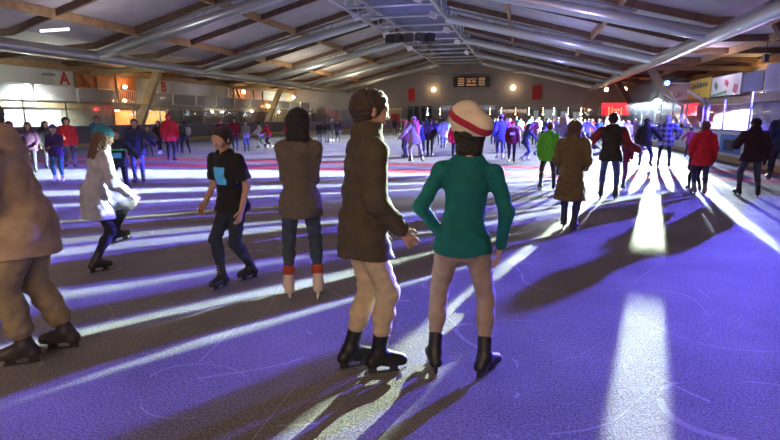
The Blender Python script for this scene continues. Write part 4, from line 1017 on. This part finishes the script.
    (9.63, 42.68, 1.61, 180, 2, (.25, .26, .3), DRK, 'short', (.015, .012, .01), None, None, 0.8, 'distant skater in grey jacket beside the quilted jacket'),
    (9.01, 36.29, 1.51, 90, 0, DRK, DRK, 'short', (.015, .012, .01), None, None, 0.8, 'distant skater in dark jacket between quilted jacket and right boards'),
    (-1.77, 36.40, 1.74, 90, 0, (.25, .26, .3), DRK, 'short', (.015, .012, .01), None, None, 0.8, 'distant skater in silver grey jacket beside the blue violet coat'),
    (-1.02, 38.21, 1.59, 180, 5, (.02, .03, .09), DRK, 'short', (.4, .28, .16), None, None, 0.8, 'distant skater in navy jacket behind the pink jacket'),
    (0.84, 35.58, 1.72, 0, 2, (.6, .6, .66), DRK, 'short', (.4, .28, .16), None, None, 0.8, 'distant skater in white jacket left of the lime green child'),
    (1.29, 34.32, 1.56, -90, 2, (.05, .08, .4), DRK, 'short', (.06, .035, .02), None, None, 0.8, 'distant skater in blue jacket above the bending figure'),
    (2.21, 34.55, 1.58, 160, 1, (.12, .06, .3), DRK, 'short', (.015, .012, .01), None, None, 0.8, 'distant skater in violet jacket behind the lilac jacket'),
    (2.84, 37.57, 1.68, 90, 0, (.6, .12, .25), DRK, 'short', (.015, .012, .01), None, None, 0.8, 'distant skater in pink jacket just above the long brown coat'),
    (3.12, 34.78, 1.55, 90, 2, DRK, DRK, 'short', (.4, .28, .16), None, None, 0.8, 'distant skater in dark jacket right behind the long brown coat'),
    (3.75, 36.32, 1.53, 180, 5, (.6, .6, .66), DRK, 'short', (.06, .035, .02), None, None, 0.8, 'distant skater in white jacket between brown coat and fair hair'),
    (4.42, 37.98, 1.54, 0, 0, (.2, .015, .03), DRK, 'short', (.4, .28, .16), None, None, 0.8, 'distant skater in wine red jacket behind the long fair hair'),
    (4.46, 35.12, 1.55, 180, 0, (.05, .08, .4), DRK, 'short', (.4, .28, .16), None, None, 0.8, 'distant skater in blue jacket right of the long fair hair'),
    (5.67, 35.43, 1.66, 180, 2, (.25, .26, .3), DRK, 'short', (.06, .035, .02), None, None, 0.8, 'distant skater in pale grey jacket over the right shoulder of the spread-armed man'),
    (6.21, 36.94, 1.54, 160, 2, (.12, .06, .3), DRK, 'short', (.015, .012, .01), None, None, 0.8, 'distant skater in violet jacket above the crimson child'),
    (9.50, 39.27, 1.71, 180, 5, (.6, .6, .66), DRK, 'short', (.06, .035, .02), None, None, 0.8, 'distant skater in white jacket right of the quilted jacket'),
    (9.63, 37.81, 1.58, -90, 5, (.02, .03, .09), DRK, 'short', (.06, .035, .02), None, None, 0.8, 'distant skater in navy jacket left of the crimson trousers'),
    (-8.90, 37.96, 1.57, -90, 1, (.10, .11, .04), DRK, 'short', (.4, .28, .16), None, None, 0.8, 'distant skater in olive jacket left of the long grey coat with pink scarf'),
    (-6.64, 42.59, 1.78, 180, 5, DRK, DRK, 'short', (.06, .035, .02), None, None, 0.8, 'distant skater in dark jacket behind the strong blue jacket'),
    (-3.69, 41.22, 1.51, 90, 2, (.12, .06, .3), DRK, 'short', (.06, .035, .02), None, None, 0.8, 'distant skater in violet jacket half hidden by the knitted hat'),
    (-0.53, 33.86, 1.67, 180, 5, (.02, .14, .18), DRK, 'short', (.015, .012, .01), None, None, 0.8, 'distant skater in teal jacket right of the maroon child'),
]
for i, (px_, py_, H, rel, po, jk, tr, hr, hc, ht, hc2, hem, lab) in enumerate(CROWD):
    dist = math.hypot(px_, py_)
    fit = (.02, .035)[i % 2]; hh = .018 if dist < 20 else .024 if dist < 35 else .03
    b_, J_, s_, _o = person((px_, py_), rel, H, lab, jk=jk, tr=tr, pose=POSES[po], jacket=dict(hem=hem, fit=fit, coat=hem < .66), hair=hr, hairc=hc, hat=ht, hatc=hc2 or DRK, boot=(.03, .03, .035) if i % 4 else (.6, .6, .62),
           h=hh, key=(po, hem, fit, hr, ht, hh))

    if 'chest print' in lab:
        MB().box((0, .165, 1.27), (.20, .02, .12), None, .006).build('chest_print', fabric((.75, .72, .75)), b_)
    if 'pink scarf' in lab:
        m = MB().tube((0, -.02, 1.53), (0, -.02, 1.60), .10, .09, 14)
        m.box((.12, -.14, 1.30), (.09, .03, .55), None, .01).build('scarf', fabric((.75, .10, .16)), b_)
    if 'backpack' in lab:
        a_ = b_.rotation_euler.z; k_ = H/1.8
        q = MB().box((0, 0, 0), (.30*k_, .15*k_, .42*k_), None, .05).build('backpack', fabric((.55, .56, .52)), label='pale grey backpack worn by the person in the dark green grey jacket at left', cat='backpack')
        MB().box((0, -.085*k_, -.06*k_), (.20*k_, .04*k_, .18*k_), None, .015).build('pocket', fabric((.42, .43, .40)), q)
        for sx in (-.09, .09): MB().path([(sx*k_, .06*k_, .18*k_), (sx*k_, .16*k_, .24*k_), (sx*k_, .30*k_, .10*k_)], .016, 6).build('strap', fabric((.3, .3, .3)), q)
        q.location = (px_+math.sin(a_)*.24, py_-math.cos(a_)*.24, 1.22*k_); q.rotation_euler = (0, 0, a_)
# ------------------------------------------------------------------ camera and light
cam = bpy.data.cameras.new('camera'); cam.lens = 24; cam.sensor_width = 36; cam.clip_end = 300
co = bpy.data.objects.new('camera', cam); co.location = (0, 0, 1.6); co.rotation_euler = (R(90-11.204), 0, R(14.288)); COL.objects.link(co)
scene.camera = co
def patterned(name, loc, col, power, windows=None, darks=(), size=.05, lamph=2.6, ref=17., fade=None, ex=1.3):
    """a lamp whose strength is masked: light streaks as windows, shadow bands as darks (azimuth from, to, soft edge, nearest, farthest ground reach)"""
    l = bpy.data.lights.new(name, 'POINT'); l.energy = power; l.color = col; l.shadow_soft_size = size; l.use_nodes = True
    nt = l.node_tree; N = nt.nodes; L = nt.links; em = N['Emission']
    tc = N.new('ShaderNodeTexCoord'); sp = N.new('ShaderNodeSeparateXYZ'); L.new(tc.outputs['Normal'], sp.inputs[0])
    def M(op, a, b=None, c=None, clamp=False):
        n = N.new('ShaderNodeMath'); n.operation = op; n.use_clamp = clamp
        for i, v in enumerate((a, b, c)):
            if v is None: continue
            if isinstance(v, (int, float)): n.inputs[i].default_value = v
            else: L.new(v, n.inputs[i])
        return n.outputs[0]
    sx, sy, sz = SGN
    X = M('MULTIPLY', sp.outputs[0], sx); Y = M('MULTIPLY', sp.outputs[1], sy); Z = M('MULTIPLY', sp.outputs[2], sz)
    az = M('MULTIPLY', M('ARCTAN2', Y, X), 180/PI)
    hz = M('SQRT', M('ADD', M('MULTIPLY', X, X), M('MULTIPLY', Y, Y)))
    down = M('MAXIMUM', M('MULTIPLY', Z, -1), .0005)
    reach = M('DIVIDE', M('MULTIPLY', hz, lamph), down)        # where the ray meets the ice
    def win(w):
        a, b, e, r0, r1 = w
        up = M('DIVIDE', M('SUBTRACT', az, a-e), e, clamp=True); dn = M('DIVIDE', M('SUBTRACT', b+e, az), e, clamp=True)
        q = M('MULTIPLY', M('DIVIDE', M('SUBTRACT', reach, r0-.4), .8, clamp=True), M('DIVIDE', M('SUBTRACT', r1+.4, reach), .8, clamp=True))
        return M('MULTIPLY', M('MULTIPLY', up, dn), q)
    f = None
    if windows:
        for w in windows:
            o = M('MULTIPLY', win(w[:5]), w[5] if len(w) > 5 else 1.); f = o if f is None else M('MAXIMUM', f, o)
    for w in darks:
        o = M('SUBTRACT', 1, M('MULTIPLY', win(w[:5]), w[5] if len(w) > 5 else 1.)); f = o if f is None else M('MULTIPLY', f, o)
    shape = M('MULTIPLY', M('POWER', M('MINIMUM', M('DIVIDE', reach, ref), 1.), ex), M('DIVIDE', M('SUBTRACT', .012, Z), .03, clamp=True))
    if fade: shape = M('MULTIPLY', shape, M('DIVIDE', M('SUBTRACT', fade, reach), 9., clamp=True))
    f = shape if f is None else M('MULTIPLY', f, shape)
    lf = N.new('ShaderNodeLightFalloff'); lf.inputs['Strength'].default_value = 1.
    L.new(M('MULTIPLY', lf.outputs['Linear'], f), em.inputs['Strength'])
    o = bpy.data.objects.new(name, l); o.location = loc; COL.objects.link(o); return o
FIX = 1.
SGN = (1, 1, 1)
L2 = (7.6, 17.4); L1 = (7.6, 34.4)
far = 400
patterned('violet_flood', (*L2, 2.65), (.13, .10, 1.), VIOLET, None,  # shadow bands masked into the lamp, standing for people out of view
          [(-128.6, -127.4, .35, 13, far, .9), (-139.8, -138.2, .6, 13, far, .7), (-121.6, -120.5, .35, 16, far, .85), (-125.4, -124.8, .2, 13, far, .7), (-112, -60, 10, 1, far, .6),
           (-133.0, -132.3, .3, 8, far, .5), (-146, -144.9, .5, 6, far, .5), (-151, -149.5, .5, 6, far, .4), (-160, -156, .6, 6, far, .2), (-175, -132, 4, 6, far, -.45)], ref=19., ex=1.9, fade=31.)
patterned('white_flood', (L2[0], L2[1]+.3, 2.75), (.80, 1., .86), WHITE2,
          [(-126.35, -125.75, .25, 9, far, 1.), (-124.1, -123.7, .12, 14.5, far, .8), (-131.4, -129.6, .7, 7, far, .85), (-135.9, -134.9, .3, 6, far, .7),
           (-137.9, -136.9, .2, 6, far, .5), (-142.3, -141.2, .3, 6, far, .8), (-148, -147.2, .3, 5, far, 1.), (-154, -152, .5, 5, far, 1.3), (-168, -161, .5, 5, far, 1.5)], lamph=2.75, ref=19., ex=1.6, fade=38.)
# the bright lamp by the far right boards, lighting the far ice through the crowd, and unseen lamps added in the roof to draw the streaks
patterned('far_spot', (*L1, 2.45), (.90, .97, 1.), WHITE1, None, [(-97.5, -60, 1.5, 1, far, .7), (-92, 0, 2., 1, 9999, 1.)], lamph=2.45, ref=26., size=.12, fade=28.)
patterned('added_streak_lamp', (*L1, 4.6), (.84, 1., .76), BEAM,
          [(-105.03, -104.45, .12, 19, far, 1.), (-102.6, -102.14, .07, 30.5, far, .9), (-102.7, -102.05, .1, 8, 28.1, .8), (-99.62, -99.25, .1, 17, 28, .8), (-98.5, -97.9, .2, 12, 21, .7),
           (-108.5, -107.2, .3, 14, 22, .7), (-112, -110, .4, 12, 22, .6)], lamph=4.6, ref=26., size=.04)
patterned('added_streak_lamp', (4.03, 20.9, 6.0), (.84, 1., .76), BEAM*.62, [(-105.3, -104.2, .25, 15.0, far, 1.)], lamph=6.0, ref=17., ex=1., size=.04)  # extra unseen lamp added for the near part of the diagonal streak
e = empty('spotlight', (L1[0], L1[1]+.25, 2.45), label='dazzling white spotlight on a stand behind the far right boards', cat='spotlight')
MB().tube((0, .1, 0), (0, .5, .05), .22, .16, 16).build('lamp_housing', DARKP, e, True)
MB().tube((0, .06, 0), (0, .1, 0), .2, n=20).build('lens', emis('lens', (.85, .95, 1), 120), e)
MB().tube((0, .3, -2.4), (0, .3, -.1), .03).tube((0, .3, -2.4), (.4, .6, -2.45), .02).tube((0, .3, -2.4), (-.2, .7, -2.45), .02).build('stand', steel_g, e)
e = empty('spotlight', (8.8, 38.0, 3.75), label='small blue white spotlight above the bright one on the right wall', cat='spotlight')
MB().box((0, .2, 0), (.4, .3, .4), None, .04).build('lamp_housing', DARKP, e)
MB().tube((0, 0, 0), (0, .05, 0), .15, n=16).build('lens', emis('lens_blue', (.12, .25, 1), 14), e)
MB().beam((8.8, 38.3, 3.75), (12.5, 38.3, 3.75), .06, .06).build('wall_bracket', steel_g, label='short steel arm holding the small blue white spotlight', cat='bracket')
plight('blue_spot', (8.6, 37.6, 3.75), (.3, .4, 1), 60)
# scattering ball added round the bright lamp to make its glow halo
hz = bpy.data.materials.new('haze'); hz.use_nodes = True; N = hz.node_tree.nodes; N.clear()
ou = N.new('ShaderNodeOutputMaterial'); vs = N.new('ShaderNodeVolumeScatter'); vs.inputs['Density'].default_value = .0; vs.inputs['Color'].default_value = (.8, .9, 1, 1)
tc = N.new('ShaderNodeTexCoord'); ln = N.new('ShaderNodeVectorMath'); ln.operation = 'LENGTH'; mr = N.new('ShaderNodeMapRange')
mr.inputs['From Min'].default_value = 0; mr.inputs['From Max'].default_value = 1.9; mr.inputs['To Min'].default_value = HAZE; mr.inputs['To Max'].default_value = 0
L_ = hz.node_tree.links; L_.new(tc.outputs['Object'], ln.inputs[0]); L_.new(ln.outputs['Value'], mr.inputs[0]); L_.new(mr.outputs[0], vs.inputs['Density']); L_.new(vs.outputs[0], ou.inputs['Volume'])
hb = MB().sph((0, 0, 0), 1.9, 20).build('haze', hz, None, True, label='added haze ball making the glow round the dazzling spotlight', cat='haze', kind='stuff')
hb.location = (L1[0], L1[1], 2.5)
# added ambient fill: unseen panels under the ridge and behind the camera
def area(name, loc, to, sx, sy, col, p):
    l = bpy.data.lights.new(name, 'AREA'); l.shape = 'RECTANGLE'; l.size = sx; l.size_y = sy; l.energy = p; l.color = col
    o = bpy.data.objects.new(name, l); o.location = loc; COL.objects.link(o); return aim(o, to)
area('ridge_fill', (-7.7, 14, 7.6), (-7.7, 14.01, 0), 4, 30, (1, .60, .40), DOWN)
area('ridge_fill', (-7.7, 45, 7.6), (-7.7, 45.01, 0), 4, 24, (.95, .75, .8), DOWN)
area('near_fill', (-1, -5, 3.6), (-1, 6, .9), 9, 2, (1, .68, .46), DOWN*1.1)
# unseen spots added in mid-air, pointing up to light the roof
for y, c, p in ((9, (.42, .34, 1), 150), (17, (.36, .32, 1), 260), (27, (.36, .30, 1), 260), (38, (.3, .26, 1), 200), (50, (.3, .25, .9), 120)):
    aim(plight('ridge_violet_fill', (-7.7, y, 6.2), c, p*ROOF*1.3, .3, 'SPOT', spot_size=R(165), spot_blend=.3), (-7.7, y+.01, 9))
for y, c, p in ((7, (.66, .52, .9), 260), (13, (.52, .44, 1), 330), (22, (.48, .42, 1), 300), (32, (.42, .36, 1), 240), (43, (.4, .35, 1), 140)):
    aim(plight('roof_fill_right', (2.2, y, 4.6), c, p*ROOF*1.5, .3, 'SPOT', spot_size=R(168), spot_blend=.3), (2.2, y+.01, 9))
for y, c, p in ((12, (.85, .78, .78), 300), (20, (.8, .74, .78), 300), (30, (.7, .6, .8), 160), (42, (.9, .8, .62), 520), (50, (1, .88, .66), 900), (58, (1, .8, .55), 420)):
    aim(plight('roof_fill_left', (-18.5, y, 4.4), c, p*ROOF*1.5, .3, 'SPOT', spot_size=R(168), spot_blend=.3), (-18.5, y+.01, 9))
for y in (26, 34, 42, 49, 55): plight('under_gallery', (-25.6, y, 2.1), (1, .75, .45), 22 if y > 30 else 30)  # added fill lights without fixtures, under the gallery and left front
for y in (18, 23): plight('left_front', (-25.4, y, 3.2), (.9, 1, .92), 30)
plight('right_wall_wash', (10.0, 24, 4.6), (.8, .6, .85), 90); plight('right_wall_wash', (10.0, 34, 4.6), (.8, .6, .8), 90)  # added wall fills without fixtures, right, left and end
plight('left_wall_wash', (-25.0, 17, 4.0), (.9, 1., .9), 130); plight('left_wall_wash', (-26.2, 25, 4.1), (.95, .95, .85), 100); plight('left_wall_wash', (-27.6, 44, 3.6), (.7, .6, .7), 45); plight('left_wall_wash', (-27.2, 60, 3.6), (1., .95, .75), 380)
plight('end_wash', (-8, 60, 4.0), (.8, .65, .6), 22)
w = bpy.data.worlds.new('world'); scene.world = w; w.use_nodes = True
w.node_tree.nodes['Background'].inputs[0].default_value = (.02, .02, .03, 1); w.node_tree.nodes['Background'].inputs[1].default_value = .5
scene.view_settings.view_transform = 'Standard'; scene.view_settings.look = 'None'; scene.view_settings.exposure = EXPO
scene.cycles.use_denoising = True
scene.cycles.max_bounces = 6; scene.cycles.diffuse_bounces = 3; scene.cycles.transparent_max_bounces = 24; scene.cycles.volume_bounces = 0
scene.cycles.sample_clamp_indirect = 4
scene.cycles.use_light_tree = True
